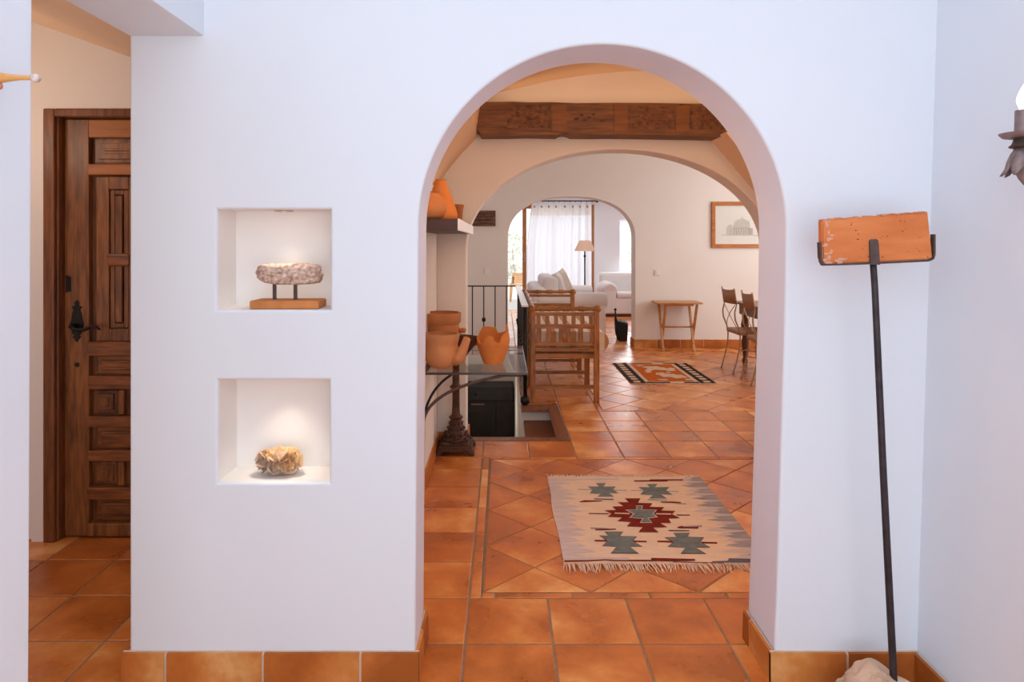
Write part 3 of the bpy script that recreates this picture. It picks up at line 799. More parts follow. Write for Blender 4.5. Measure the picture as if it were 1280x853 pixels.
# =================================================================== BRICK SCULPTURE
SY = 2.08
def S(px, py, y=SY): return P(px, py, y)
t = thing('brick_sculpture', 'orange old brick on a tall iron rod rising from a rough stone', 'sculpture', (1.15, SY, 0))
w = MB()
q = [S(1027, 330.5), S(1165, 324.5), S(1158.5, 264.5), S(1026.5, 275)]
w.prism([(p.x, p.z) for p in q], [], lambda u, v, dd: Vector((u, dd, v)), SY - .006, SY + .024)
bm = bmesh.new(); me = bpy.data.meshes.new('b'); me.from_pydata(w.v, [], w.f); bm.from_mesh(me)
bmesh.ops.recalc_face_normals(bm, faces=bm.faces)
bmesh.ops.bevel(bm, geom=bm.edges[:], offset=.004, segments=2, affect='EDGES')
bmesh.ops.triangulate(bm, faces=bm.faces)
bmesh.ops.subdivide_edges(bm, edges=bm.edges[:], cuts=3, use_grid_fill=True)
w2 = MB(); w2.add([v.co + Vector((mnoise.noise(v.co * 40), mnoise.noise(v.co * 40 + Vector((9, 0, 0))), mnoise.noise(v.co * 40 + Vector((0, 7, 0))))) * .0016 for v in bm.verts], [tuple(v.index for v in f.verts) for f in bm.faces]); bm.free()
# chips, pale mortar along the top and the left, dark pits on the face
w = MB(); rnd = random.Random(5)
for i in range(70):
    u = rnd.random() ** 1.0; 
    p = q[3].lerp(q[2], u) + Vector((0, rnd.uniform(-.004, .020), rnd.uniform(-.002, .0015)))
    w.blob(p, (rnd.uniform(.004, .013), rnd.uniform(.003, .007), .0022), 1, .2, 3, seed=i)
for i in range(16):
    p = q[0].lerp(q[3], rnd.random()) + Vector((rnd.uniform(.0, .03), -.0065, 0))
    w.blob(p, (rnd.uniform(.003, .010), .0012, rnd.uniform(.003, .009)), 1, .2, 3, seed=i + 90)
for i in range(10):
    p = q[0].lerp(q[1], rnd.uniform(.02, .2)) + Vector((0, -.0065, rnd.uniform(.003, .02)))
    w.blob(p, (rnd.uniform(.006, .014), .0012, rnd.uniform(.002, .006)), 1, .2, 3, seed=i + 190)
w2.add(w.v, w.f, 1)
w = MB()
for i in range(26):
    a, b = rnd.uniform(.25, .97), rnd.uniform(.06, .9)
    p = q[0].lerp(q[1], a).lerp(q[3].lerp(q[2], a), b) + Vector((0, -.0062, 0))
    w.blob(p, (rnd.uniform(.0012, .0045), .001, rnd.uniform(.001, .0022)), 1, .2, 3, seed=i)
w2.add(w.v, w.f, 2); w2.build('brick', [M['brick'], M['mortar'], M['pit']], t, fix=False)
w = MB()
ya, yb_ = SY - .008, SY + .010
path = [S(1024, 303), S(1024.8, 322), S(1028, 331.2), S(1060, 330.4), S(1096, 329.0), S(1130, 327.4), S(1158, 326.0), S(1164.5, 323.5), S(1166.3, 318), S(1166.2, 293)]
for a, b in zip(path[:-1], path[1:]): w.bar(a, b, .018, .0055, up=(0, 0, 1) if abs(b.x - a.x) > abs(b.z - a.z) else (1, 0, 0))
w.build('cradle', M['band_iron'], t)
w = MB()
w.prism([(S(1085.5, 331).x, S(1085, 331).z), (S(1097.5, 331).x, S(1097, 331).z), (S(1095.2, 301).x, S(1095, 301).z), (S(1093, 299).x, S(1093, 299).z), (S(1086, 299.5).x, S(1086, 299.5).z), (S(1084.4, 302).x, S(1084, 302).z)],
        [], lambda u, v, dd: Vector((u, dd, v)), SY - .0125, SY - .0065)
w.build('clasp', M['band_iron'], t)
w = MB(); w.tube([S(1091.5, 331), S(1093.5, 360), S(1104, 590), S(1117.3, 853), S(1119, 885)], [.0095, .0095, .0102, .0108, .0108], 10)
w.build('rod', M['rod_iron'], t, smooth=True)
w = MB()
w.blob((0, 0, 0), (.150, .13, .10), 5, .20, 1.7, p=2.0, seed=8.)
for i, v in enumerate(w.v):
    zz = v.z + .075
    pk = math.exp(-((v.x + .035) / .05) ** 2) * .040 * max(0, v.z / .10)
    w.v[i] = Vector((v.x + 1.157, v.y + 2.08, max(0.0, zz * .80 + pk * .75 - .008)))
w.build('base_stone', M['stone'], t)

# =================================================================== WALL SCONCE
sx, sy = 1.297, 1.70
t = thing('wall_sconce', 'greyish bronze candle sconce with lit bulb cut off at the right edge', 'wall light', (1.43, sy, 1.70))
def sz(py): return H - (py - HY) / F * sy
w = MB(); w.lathe([(.021, sz(165)), (.0205, sz(160)), (.0195, sz(138)), (.017, sz(137.5)), (.016, sz(142))], (sx, sy, 0), 28, cap=(True, True)); w.build('candle_tube', M['sconce'], t, smooth=40)
w = MB(); w.lathe([(.020, sz(170)), (.030, sz(173)), (.045, sz(171.5)), (.0525, sz(167.5)), (.0535, sz(166.3)), (.046, sz(166.8)), (.030, sz(165)), (.0, sz(164.5))], (sx, sy, 0), 36); w.build('drip_pan', M['sconce'], t, smooth=50)
w = MB(); w.lathe([(.010, sz(186)), (.030, sz(184.5)), (.033, sz(183)), (.026, sz(180)), (.022, sz(174)), (.020, sz(171))], (sx, sy, 0), 28); w.build('neck', M['band_iron'], t, smooth=50)
for k in range(7):
    a = k * 2 * math.pi / 7 + 2.75
    ca, sa = math.cos(a), math.sin(a); w = MB(); rows = []
    for (r, py, hw) in ((.012, 184, .010), (.024, 192, .015), (.032, 202, .017), (.036, 211, .013), (.043, 217, .008), (.047, 220, .001)):
        c = Vector((sx + ca * r, sy + sa * r, sz(py))); tn = Vector((-sa, ca, 0))
        rows.append([c - tn * hw, c + Vector((ca, sa, 0)) * .005, c + tn * hw])
    vs = [p for r_ in rows for p in r_]
    w.add(vs, [(i * 3 + j, i * 3 + j + 1, i * 3 + j + 4, i * 3 + j + 3) for i in range(5) for j in range(2)])
    lf = w.build('leaf', M['sconce'], t, smooth=True)
    md = lf.modifiers.new('Thick', 'SOLIDIFY'); md.thickness = .003
w = MB(); w.lathe([(.022, sz(186)), (.028, sz(198)), (.022, sz(212)), (.012, sz(224)), (.001, sz(232))], (sx, sy, 0), 20); w.build('bud', M['sconce'], t, smooth=True)
w = MB(); w.tube(bez((sx, sy, sz(200)), (sx + .02, sy, sz(250)), (sx + .09, sy, sz(255)), (1.43, sy, sz(215)), 12), .008, 8); w.build('arm', M['sconce'], t, smooth=True)
w = MB(); w.lathe([(.05, 0), (.05, .008), (.035, .016), (.012, .02)], (0, 0, 0), 24); w.xf(Matrix.Translation((1.434, sy, sz(215))) @ Matrix.Rotation(R(-90), 4, 'Y') @ Matrix.Rotation(R(0), 4, 'X'))
w.build('wall_plate', M['sconce'], t, smooth=40)
w = MB(); w.lathe([(.009, sz(140)), (.011, sz(134)), (.016, sz(127)), (.015, sz(121)), (.009, sz(113)), (.003, sz(107)), (.0005, sz(105))], (sx, sy, 0), 20); w.build('bulb', M['bulb'], t, smooth=True)

# =================================================================== LOBBY: BEAM, SHELF, JUGS
BY = 4.72
t = thing('ceiling_beam', 'thick dark carved timber beam with worn panels above the second arch', 'beam', (.7, BY, 2.2), kind='thing')
w = MB()
def bp(px, py): p = P(px, py, BY); return (p.x, p.z)
top = [(598, 133), (604, 127.6), (640, 127), (660, 128), (690, 127.8), (720, 129), (760, 128.5), (810, 128.6), (850, 129.4), (900, 129.8), (948, 130.2)]
bot = [(948, 174), (930, 173.2), (900, 170.5), (870, 169.6), (835, 169.2), (800, 168.6), (762, 168), (744, 168.4), (716, 168.2), (711, 166), (706, 165.2), (701, 166), (697, 168.4), (660, 167.6), (634, 168.2), (601, 168.4), (596.5, 161), (595, 150)]
w.prism([bp(*p) for p in top + bot], [], lambda u, v, dd: Vector((u, dd, v)), BY, 4.94)
tm = w
for (a, b, c, e, mt) in ((634, 131.5, 688, 160, 'beam_panel'), (786, 132.5, 842.5, 161, 'beam_panel'), (863, 131.5, 925, 162, 'beam_panel'), (767.5, 131, 785, 164, 'beam_plain'), (844.5, 132, 861, 165, 'beam_plain'), (690, 131, 708, 164, 'beam_plain')):
    p0, p1 = P(a, e, BY), P(b and c, b, BY)
    pw = MB(); pw.box(p0.x, p1.x, BY - .006, BY + .004, p0.z, p1.z)
    if mt == 'beam_panel':
        r_ = random.Random(int(a)); w = MB()
        for k in range(46):
            x = r_.uniform(p0.x + .015, p1.x - .015); zz = r_.uniform(p0.z + .015, p1.z - .015)
            w.blob((x, BY - .006, zz), (r_.uniform(.008, .028), .005, r_.uniform(.004, .012)), 1, .3, 3, seed=k)
        pw.add(w.v, w.f, 1); w = MB()
        cx_ = (p0.x + p1.x) / 2
        for k in range(4):
            w.blob((cx_ + r_.uniform(-.09, .07), BY - .009, p0.z + r_.uniform(.03, .07)), (r_.uniform(.015, .030), .004, .006), 1, .3, 3, seed=k + 60)
        pw.add(w.v, w.f, 2)
    pw.build('carved_panel' if mt == 'beam_panel' else 'plain_panel', [M[mt], M['beam'], M['red_paint']], t)
r_ = random.Random(3); w = MB()
for (px, py) in ((722, 148), (727, 144), (731, 150), (736, 147), (742, 143), (753, 151), (720, 149), (852, 131)):
    w.blob(P(px, py, BY - .001), (r_.uniform(.010, .022), .003, r_.uniform(.006, .011)), 1, .3, 3, seed=px)
tm.add(w.v, w.f, 1); tm.build('timber', [M['beam'], M['clay_dark']], t)

# shelf
t = thing('wall_shelf', 'dark brown wall shelf with its end whitened as if lit, carrying clay jugs', 'shelf', (-.34, 4.1, 1.52))
shx = -.2155
w = MB(); w.box(LX - .01, shx - .004, 3.35, 4.90, 1.5225, 1.578); w.build('board', M['shelf'], t, bevel=.002)
w = MB(); w.box(shx - .004, shx + .006, 3.350, 4.905, 1.520, 1.579); w.build('lit_end_band', M['shelf_end'], t, bevel=.002)  # pale strip added so the brown shelf's end looks lit
def pot(name, label, cx_, cy_, z0, prof, m, cat='jug', n=36, wall=.010, group=None):
    t = thing(name, label, cat, (cx_, cy_, z0), group)
    inner = [(max(.002, r - wall), z) for r, z in reversed(prof)]
    inner[-1] = (inner[-1][0], prof[0][1] + wall)
    w = MB(); w.lathe(prof + inner, (cx_, cy_, z0), n); b = w.build('pot_body', m, t, smooth=50)
    return t, b
SZ = 1.5785
y_ = 3.62; k_ = F / y_
cx_ = (551 - CX) / k_
t, b = pot('conical_jug', 'tall orange clay jug with narrow neck on the brown wall shelf', cx_, y_, SZ,
           [(.076, 0), (.087, .008), (.0885, .03), (.084, .055), (.070, .095), (.055, .135), (.040, .175), (.029, .202), (.0275, .212), (.030, .217)], M['clay_orange'])
w = MB(); w.tube(bez((cx_ - .028, y_ + .01, SZ + .20), (cx_ - .09, y_ + .02, SZ + .21), (cx_ - .11, y_ + .02, SZ + .11), (cx_ - .082, y_ + .01, SZ + .06), 12), .010, 8); w.build('handle', M['clay_orange'], t, smooth=True)
y_ = 3.44; k_ = F / y_
t, b = pot('rounded_pot', 'small rounded clay pot in front of the tall jug on the shelf', (537 - CX) / k_, y_, SZ,
           [(.050, 0), (.072, .015), (.084, .045), (.083, .078), (.068, .108), (.050, .122), (.045, .130), (.050, .138)], M['clay'], 'pot')
y_ = 3.90; k_ = F / y_
t, b = pot('small_beaker', 'small dark clay beaker at the shelf end beside the tall jug', (572.8 - CX) / k_, y_, SZ,
           [(.020, 0), (.023, .01), (.026, .05), (.030, .075), (.033, .093), (.031, .10)], M['clay_brown'], 'beaker', wall=.006)

# =================================================================== GLASS CONSOLE TABLE
TZ = .727
t = thing('console_table', 'glass-topped console table on a rusty cast-iron pedestal by the left wall', 'table', (-.30, 4.35, 0))
gx = .138
w = MB(); w.box(LX + .002, gx, 3.86, 4.86, TZ - .012, TZ); gt = w.build('glass_top', M['glass_top'], t)
w = MB(); w.box(LX + .002, gx, 3.853, 3.8595, TZ - .012, TZ + .0005); w.box(gx, gx + .006, 3.853, 4.86, TZ - .012, TZ + .0005); w.build('glass_edge', M['glass_edge'], gt)
px_, py_ = -.325, 4.79
w = MB()
def sqloft(m, c, prof, mi=0, n=4, rot=0.):
    vs = []
    for hw, z in prof:
        for j in range(n):
            a = rot + math.pi / n + j * 2 * math.pi / n
            vs.append((c[0] + hw / math.cos(math.pi / n) * math.cos(a), c[1] + hw / math.cos(math.pi / n) * math.sin(a), z))
    k = len(prof)
    m.add(vs, [(i * n + j, i * n + (j + 1) % n, (i + 1) * n + (j + 1) % n, (i + 1) * n + j) for i in range(k - 1) for j in range(n)] + [tuple(reversed(range(n))), tuple((k - 1) * n + j for j in range(n))], mi)
sqloft(w, (px_, py_), [(.120, .028), (.122, .048), (.112, .054), (.112, .064), (.096, .072), (.088, .085)])
w.build('pedestal_base', M['rust_iron'], t, bevel=.004)
for sxx in (-1, 1):
    for syy in (-1, 1):
        w = MB(); c = (px_ + sxx * .108, py_ + syy * .108, .026)
        w.blob(c, (.024, .024, .026), 2, .1, 3, p=2.4); w.blob((c[0] + sxx * .012, c[1] + syy * .012, .014), (.016, .016, .014), 2, .1, 3)
        w.build('foot', M['rust_iron'], t, smooth=True)
w = MB()
w.lathe([(.095, .08), (.100, .09), (.092, .10), (.078, .105), (.070, .12), (.073, .13), (.060, .145), (.052, .165), (.055, .175), (.046, .19), (.040, .21), (.037, .225), (.047, .232), (.049, .242), (.036, .250),
         (.029, .262), (.026, .32), (.025, .43), (.030, .438), (.043, .446), (.044, .456), (.030, .464), (.025, .475), (.0235, .64), (.030, .66), (.050, .69), (.060, .712), (.060, .714)], (px_, py_, 0), 32)
pd = w.build('pedestal_column', M['rust_iron'], t, smooth=50)
for k in range(10):
    a = k * 2 * math.pi / 10; w = MB()
    for j, (r, z, s) in enumerate(((.092, .098, .014), (.074, .128, .012), (.056, .165, .010), (.046, .20, .008))):
        w.blob((px_ + r * math.cos(a + j * .3), py_ + r * math.sin(a + j * .3), z), (s, s, s * 1.2), 1, .1, 3)
    w.build('ornament', M['rust_iron'], pd, smooth=True)
# curved iron brackets from the wall
wx = LX + .022
bY = 3.87
kx = F / bY
w = MB(); w.tube([(wx, bY, .165), (wx - .002, bY, .18), (wx, bY, .46)], [.006, .008, .009], 8); w.tube([(wx, bY, .36), (LX, bY, .36)], .007, 8); w.build('wall_bar', M['black_iron'], t, smooth=True)
w = MB(); w.tube(bez((wx, bY, .45), (wx + .02, bY, .58), (wx + .19, bY, .66), ((630 - CX) / kx, bY, TZ - .018), 18), .0088, 8); w.tube([((630 - CX) / kx, bY, TZ - .018), (gx - .02, bY, TZ - .019)], .007, 8); w.build('bracket', M['band_iron'], t, smooth=True)
w = MB(); w.tube(bez((wx, bY, .45), (wx + .01, bY + .02, .57), (wx + .07, bY + .06, .66), (-.268, 3.98, TZ - .018), 16), .0075, 8); w.build('bracket', M['black_iron'], t, smooth=True)
w = MB(); w.box(LX + .002, LX + .022, 3.88, 4.85, TZ - .035, TZ - .0125); w.build('wall_rail', M['band_iron'], t)

GZ = TZ + .001
# front cooking pot
y_ = 4.03; k_ = F / y_
c0 = (552 - CX) / k_
t, b = pot('cooking_pot', 'round light clay cooking pot with stubby handle at front of glass table', c0, y_, GZ,
           [(.050, 0), (.072, .010), (.094, .040), (.106, .078), (.104, .105), (.096, .128), (.096, .140), (.103, .165), (.107, .190), (.105, .198)], M['clay_light'], 'pot')
hp = P(575.5, 447, y_ - .05); hq = P(584.2, 422.5, y_ - .08)
w = MB(); w.tube([hp + Vector((-.035, .02, -.01)), hp, hp.lerp(hq, .55), hq + Vector((-.002, 0, -.004)), hq + Vector((.001, 0, .003))], [.044, .034, .0255, .022, .012], 14); w.build('handle', M['clay_light'], t, smooth=True)
y_ = 4.36; k_ = F / y_
t, b = pot('wide_pot', 'brown clay pot with a small lug behind the front cooking pot', (553 - CX) / k_, y_, GZ,
           [(.060, 0), (.090, .02), (.112, .08), (.115, .15), (.108, .200), (.106, .215), (.118, .228), (.120, .275), (.120, .285), (.116, .288)], M['clay_brown'] and M['clay'], 'pot')
lug = P(579.5, 413, y_ - .03)
w = MB(); w.blob(lug, (.017, .018, .016), 2, .1, 2); w.tube([lug + Vector((0, 0, 0)), lug + Vector((-.03, .01, -.005))], [.014, .018], 10); w.build('lug', M['clay'], t, smooth=True)
# dark flaring vase between
y_ = 4.25; k_ = F / y_
t = thing('flared_vase', 'dark brown flared vase leaning between the pots on the glass table', 'vase', ((573 - CX) / k_, y_, GZ))
cs = [(573.0, 452.5, 7.5), (574, 447, 7.6), (577, 440, 9.0), (581, 432, 11.5), (585.5, 425, 14.8), (588, 420.5, 15.5)]
w = MB()
pts = [P(a, b_, y_) for a, b_, r in cs]; rr = [r / k_ for _, _, r in cs]
n = 28; vs = []
for (p, r) in list(zip(pts, rr)) + [(pts[-1] + Vector((0, 0, -.006)), rr[-1] - .008), (pts[2] + Vector((0, 0, .004)), rr[2] - .008)]:
    for j in range(n):
        a = 6.2832 * j / n; vs.append(p + Vector((r * math.cos(a), r * .8 * math.sin(a), -r * .12 * math.cos(a))))
k = len(vs) // n
for i in range(n): vs[i].z = GZ
w.add(vs, [(i * n + j, i * n + (j + 1) % n, (i + 1) * n + (j + 1) % n, (i + 1) * n + j) for i in range(k - 1) for j in range(n)] + [tuple(range(n)), tuple((k - 1) * n + j for j in range(n))])
w.build('vase_body', M['clay_dark'], t, smooth=50)
# lantern pot with torn rim
y_ = 4.16; k_ = F / y_
t = thing('lantern_pot', 'orange clay pot with cut-out jagged rim at right of glass table', 'pot', ((616.5 - CX) / k_, y_, GZ))
c0 = Vector(((616.5 - CX) / k_, y_, GZ)); n = 120
prof = [(.058, 0), (.064, .012), (.078, .05), (.092, .09), (.100, .125), (.101, .150), (.098, .17)]
def rim(a):    # height of the rim along the turn (0 = right, -pi/2 = towards the viewer)
    d_ = math.degrees(a) % 360
    K_ = [(0, .215), (12, .232), (28, .19), (60, .175), (72, .172), (80, .205), (110, .212), (135, .214), (155, .175), (175, .150), (190, .152), (205, .145), (215, .128), (232, .130),
          (240, .160), (252, .176), (268, .174), (275, .150), (283, .133), (293, .135), (300, .165), (312, .185), (335, .195), (350, .21), (360, .215)]
    for (a0, h0), (a1, h1) in zip(K_[:-1], K_[1:]):
        if a0 <= d_ <= a1: return h0 + (h1 - h0) * (d_ - a0) / (a1 - a0)
    return .2
w = MB(); vs = []
rows = [(r, lambda a, z=z: z) for r, z in prof[:5]]
for r, fz in rows:
    for j in range(n): a = 6.2832 * j / n; vs.append(c0 + Vector((r * math.cos(a), r * math.sin(a), fz(a))))
for f_ in (.35, .7, 1.0):
    for j in range(n):
        a = 6.2832 * j / n; zr = rim(a); z = .120 + (zr - .120) * f_
        r = .101 - max(0, z - .15) * .16
        vs.append(c0 + Vector((r * math.cos(a), r * math.sin(a), z)))
for f_ in (1.0, .5, 0):
    for j in range(n):
        a = 6.2832 * j / n; zr = rim(a); z = .110 + (zr - .110) * f_
        r = .092 - max(0, z - .15) * .16
        vs.append(c0 + Vector((r * math.cos(a), r * math.sin(a), z)))
for r, z in ((.070, .05), (.050, .012)):
    for j in range(n): a = 6.2832 * j / n; vs.append(c0 + Vector((r * math.cos(a), r * math.sin(a), z)))
k = len(vs) // n
w.add(vs, [(i * n + j, i * n + (j + 1) % n, (i + 1) * n + (j + 1) % n, (i + 1) * n + j) for i in range(k - 1) for j in range(n)] + [tuple(reversed(range(n))), tuple((k - 1) * n + j for j in range(n))])
w.build('pot_body', M['clay_orange'], t, smooth=60)

# =================================================================== STAIRWELL: RAILING AND CABINET
t = thing('stair_railing', 'black iron stair railing with thin balusters around the floor opening', 'railing', (.0, 8.9, 0))
w = MB(); w.box(LX + .0, .22, 8.885, 8.915, .885, .90); w.build('handrail', M['black_iron'], t)
w = MB(); w.box(.172, .232, 6.10, 8.93, .885, .90); w.build('handrail', M['sheen_rail'], t)
w = MB(); w.box(LX + .0, .22, 8.89, 8.91, .05, .062); w.build('bottom_rail', M['black_iron'], t)
w = MB(); w.box(.192, .212, 6.12, 8.91, .05, .062); w.build('bottom_rail', M['black_iron'], t)
for k in range(4):
    x = (590.5 + 14.2 * k - CX) / F * 8.9
    w = MB(); w.tube([(x, 8.9, .0), (x, 8.9, .886)], .0075, 8); b = w.build('baluster', M['black_iron'], t, smooth=True)
    if k == 1:
        w = MB(); w.blob((x, 8.9, .455), (.026, .026, .03), 2, .02, 2); w.build('collar', M['black_iron'], b, smooth=True)
for k in range(18):
    y = 6.26 + k * .152
    w = MB(); w.tube([(.202, y, .0), (.202, y, .886)], .010, 8); b = w.build('baluster', M['black_iron'], t, smooth=True)
    if k % 2:
        w = MB(); w.blob((.202, y, .455), (.026, .026, .03), 2, .02, 2); w.build('collar', M['black_iron'], b, smooth=True)
w = MB(); w.tube([(.202, 6.12, .01), (.202, 6.12, .89)], .020, 10); w.blob((.202, 6.12, .05), (.042, .042, .045), 2, .02, 2); w.build('newel', M['black_iron'], t, smooth=True)

t = thing('dark_cabinet', 'nearly black wooden cabinet with brown handle down in the stairwell', 'cabinet', (-.16, 8.7, -1.9))
w = MB(); w.box(-.46, .140, 8.50, 8.88, -1.899, -.34); w.build('carcass', M['cabinet'], t)
w = MB(); w.box(-.46, .135, 8.478, 8.50, -.50, -.35); dw = w.build('drawer', M['cabinet_panel'], t, bevel=.006)
w = MB(); w.blob((-.33, 8.47, -.425), (.018, .014, .018), 2, .02, 2); w.build('knob', M['black_iron'], dw, smooth=True)
for a, b in ((-.46, -.085), (-.075, .135)):
    w = MB(); w.prism([(a, -1.85), (b, -1.85), (b, -.52), (a, -.52)], [[(a + .06, -1.75), (b - .06, -1.75), (b - .06, -.66), (a + .06, -.66)]], lambda u, v, q_: Vector((u, q_, v)), 8.478, 8.50)
    w.box(a + .05, b - .05, 8.49, 8.499, -1.76, -.65)
    dd = w.build('door', M['cabinet_panel'], t, bevel=.003)
    if a < -.3:
        w = MB(); w.box((589 - CX) / 100.8, (605.5 - CX) / 100.8, 8.462, 8.478, -.552, -.538); w.build('handle', M['brass'], dd)

# =================================================================== BENCH
BX0, BX1 = .280, .862          # centre lines of back and front posts
BN, BF = 6.27, 8.42
t = thing('wooden_bench', 'long honey-brown slatted wooden bench with turned arm rails', 'bench', (.57, 7.3, 0))
yl = [BN, BN + .70, BN + 1.40, BF]
for k, y in enumerate(yl):
    zt_ = .84 if k in (0, 3) else .44
    w = MB(); w.box(BX1 - .025, BX1 + .025, y - .025, y + .025, .0, zt_); w.build('leg', M['oak'], t, bevel=.005)
    w = MB(); w.box(BX0 - .022, BX0 + .022, y - .025, y + .025, .0, .84); w.build('leg', M['oak'], t, bevel=.005)
    w = MB(); w.box(BX0, BX1, y - .013, y + .013, .122, .154); w.build('stretcher', M['oak_x'], t, bevel=.003)
def turned(m, a, b, r):
    a, b = Vector(a), Vector(b); L = (b - a).length; n_ = 60
    pts, rs = [], []
    for i in range(n_ + 1):
        s = i / n_; pts.append(a.lerp(b, s))
        bead = 0
        for c in (.08, .28, .33, .50, .55, .72, .77, .93): bead += .24 * math.exp(-((s - c) / .012) ** 2)
        rs.append(r * (.78 + .08 * math.cos(s * 25) + bead))
    m.tube(pts, rs, 12)
for y, nm in ((BN, 1), (BF, 0)):
    w = MB(); turned(w, (BX0 - .02, y, .853), (BX1 + .02, y, .853), .026)
    w.blob((BX1 + .012, y, .853), (.034, .034, .034), 2, .02, 2); w.blob((BX0 - .012, y, .853), (.034, .034, .034), 2, .02, 2)
    w.build('arm_rail', M['oak_x'], t, smooth=True)
    for z0, z1 in ((.79, .822), (.672, .712), (.512, .545), (.462, .498), (.40, .442)):
        w = MB(); w.box(BX0, BX1, y - .014, y + .014, z0, z1); w.build('arm_crossbar', M['oak_x'], t, bevel=.003)
    for k in range(7 if nm else 0):
        x = BX0 + .05 + k * .0805; w = MB(); w.box(x - .018, x + .018, y - .008, y + .008, .705, .795); w.build('arm_slat', M['oak'], t)
    for x, hw in ((.335, .020), (.426, .022), (.571, .052), (.716, .022), (.822, .015)):
        w = MB(); w.box(x - hw, x + hw, y - .008, y + .008, .54, .68)
        if hw > .05: w.blob((.571, y - .010, .60), (.03, .008, .04), 2, .1, 3)
        w.build('arm_slat' if hw < .05 else 'carved_splat', M['oak'], t)
for x in (BX0, BX1):
    w = MB(); w.box(x - .014, x + .014, BN, BF, .40, .442); w.build('seat_rail', M['oak_y'], t, bevel=.003)
w = MB(); turned(w, (BX0, BN, .853), (BX0, BF, .853), .026); w.build('back_rail', M['oak_y'], t, smooth=True)
for z0, z1 in ((.79, .822), (.672, .712), (.512, .545)):
    w = MB(); w.box(BX0 - .013, BX0 + .013, BN, BF, z0, z1); w.build('back_crossbar', M['oak_y'], t, bevel=.003)
for k in range(26):
    y = BN + .05 + k * .082; w = MB(); w.box(BX0 - .007, BX0 + .007, y - .018, y + .018, .705, .795); w.build('back_slat', M['oak'], t)
    if k % 2 == 0: w = MB(); w.box(BX0 - .007, BX0 + .007, y - .022, y + .022, .54, .68); w.build('back_slat', M['oak'], t)
w = MB(); w.box(BX0 + .015, BX1 - .015, BN + .02, BF - .02, .43, .446); w.build('seat', M['oak_y'], t)
# striped cushions lying on the bench
def cushion(y0, y1, label):
    t = thing('bench_cushion', label, 'cushion', (.62, (y0 + y1) / 2, .448), 'striped bench cushions')
    pr = [(.31, .449)] + [(q.x, q.z) for q in bez((.90, 0, .449), (1.00, 0, .45), (1.00, 0, .63), (.93, 0, .635), 10)] + [(.33, .635)]
    pr = [(a, max(.449, b)) for a, b in pr]
    def top_bot(x):
        if x <= .90: return .449, .635 - .010 * max(0, (.36 - x) / .05)
        q_ = math.sqrt(max(0, 1 - ((x - .90) / .085) ** 2)); return .542 - .093 * q_, .542 + .093 * q_
    w = MB(); xs = [.31 + .0625 * k for k in range(10)] + [.900, .925, .945, .962, .974, .982, .985]
    for a, b in zip(xs[:-1], xs[1:]):
        (a0, a1), (b0, b1) = top_bot(a), top_bot(b)
        mi = 1 if (.31 + .0625 * 9 <= a < .945 and False) or (a >= .944) or (a < .88 and int(round((a - .31) / .0625)) % 3 == 2) else 0
        w.add([(a, y0, a0), (b, y0, b0), (b, y0, b1), (a, y0, a1), (a, y1, a0), (b, y1, b0), (b, y1, b1), (a, y1, a1)],
              [(0, 1, 2, 3), (4, 7, 6, 5), (0, 4, 5, 1), (3, 2, 6, 7)] + ([(0, 3, 7, 4)] if a < .32 else []), mi)
    return w.build('cushion_pad', [M['cream'], M['tan']], t)
cushion(BN + .06, 7.33, 'cream striped seat cushion at the near end of the wooden bench')
cushion(7.35, BF - .06, 'cream striped seat cushion at the far end of the wooden bench')

# =================================================================== KILIM IN THE LOBBY
def Z1(x, y):      # measured spot on the rug -> floor point
    p = FL(660 + x / 4.414, 560 + y / 4.414); return (p.x, p.y)
t = thing('kilim_rug', 'cream fringed kilim rug with teal stars around a maroon medallion', 'rug', (.75, 3.67, 0))
RX0, RX1, RY0, RY1 = .278, 1.226, 3.105, 4.245
mats = [M['rug_cream'], M['rug_lilac'], M['rug_blue'], M['rug_teal'], M['rug_red'], M['rug_navy']]
w = MB(); zt0 = .007
nx, ny = 24, 28
vs = []; fs = []
for j in range(ny + 1):
    for i in range(nx + 1):
        u, v = i / nx, j / ny
        x = RX0 + (RX1 - RX0) * u + .006 * math.sin(v * 11 + 1) * (1 - 2 * abs(u - .5)) * 0 + (.006 * math.sin(v * 9) if i in (0,) else 0)
        vs.append((x, RY0 + (RY1 - RY0) * v + .004 * math.sin(u * 8) * (1 if j in (0, ny) else 0), zt0))
for j in range(ny):
    for i in range(nx):
        a = j * (nx + 1) + i; fs.append((a, a + 1, a + nx + 2, a + nx + 1))
w.add(vs, fs, 0)
# rim down to the floor
edge = [i for i in range(nx + 1)] + [j * (nx + 1) + nx for j in range(1, ny + 1)] + [ny * (nx + 1) + i for i in range(nx - 1, -1, -1)] + [j * (nx + 1) for j in range(ny - 1, 0, -1)]
ev = [Vector(vs[i]) for i in edge]; m_ = len(ev)
w.add(ev + [Vector((v.x, v.y, .0008)) for v in ev], [(i, (i + 1) % m_, m_ + (i + 1) % m_, m_ + i) for i in range(m_)], 1)
def flat(pts, mi, lv=1):
    flat.k += 1
    q_ = [(x, y, zt0 + .0004 * lv + .000012 * flat.k) for x, y in pts]
    if area(pts) < 0: q_.reverse()
    w.poly(q_, mi)
flat.k = 0
def rugz(pts, mi, lv=1): flat([Z1(*p) for p in pts], mi, lv)
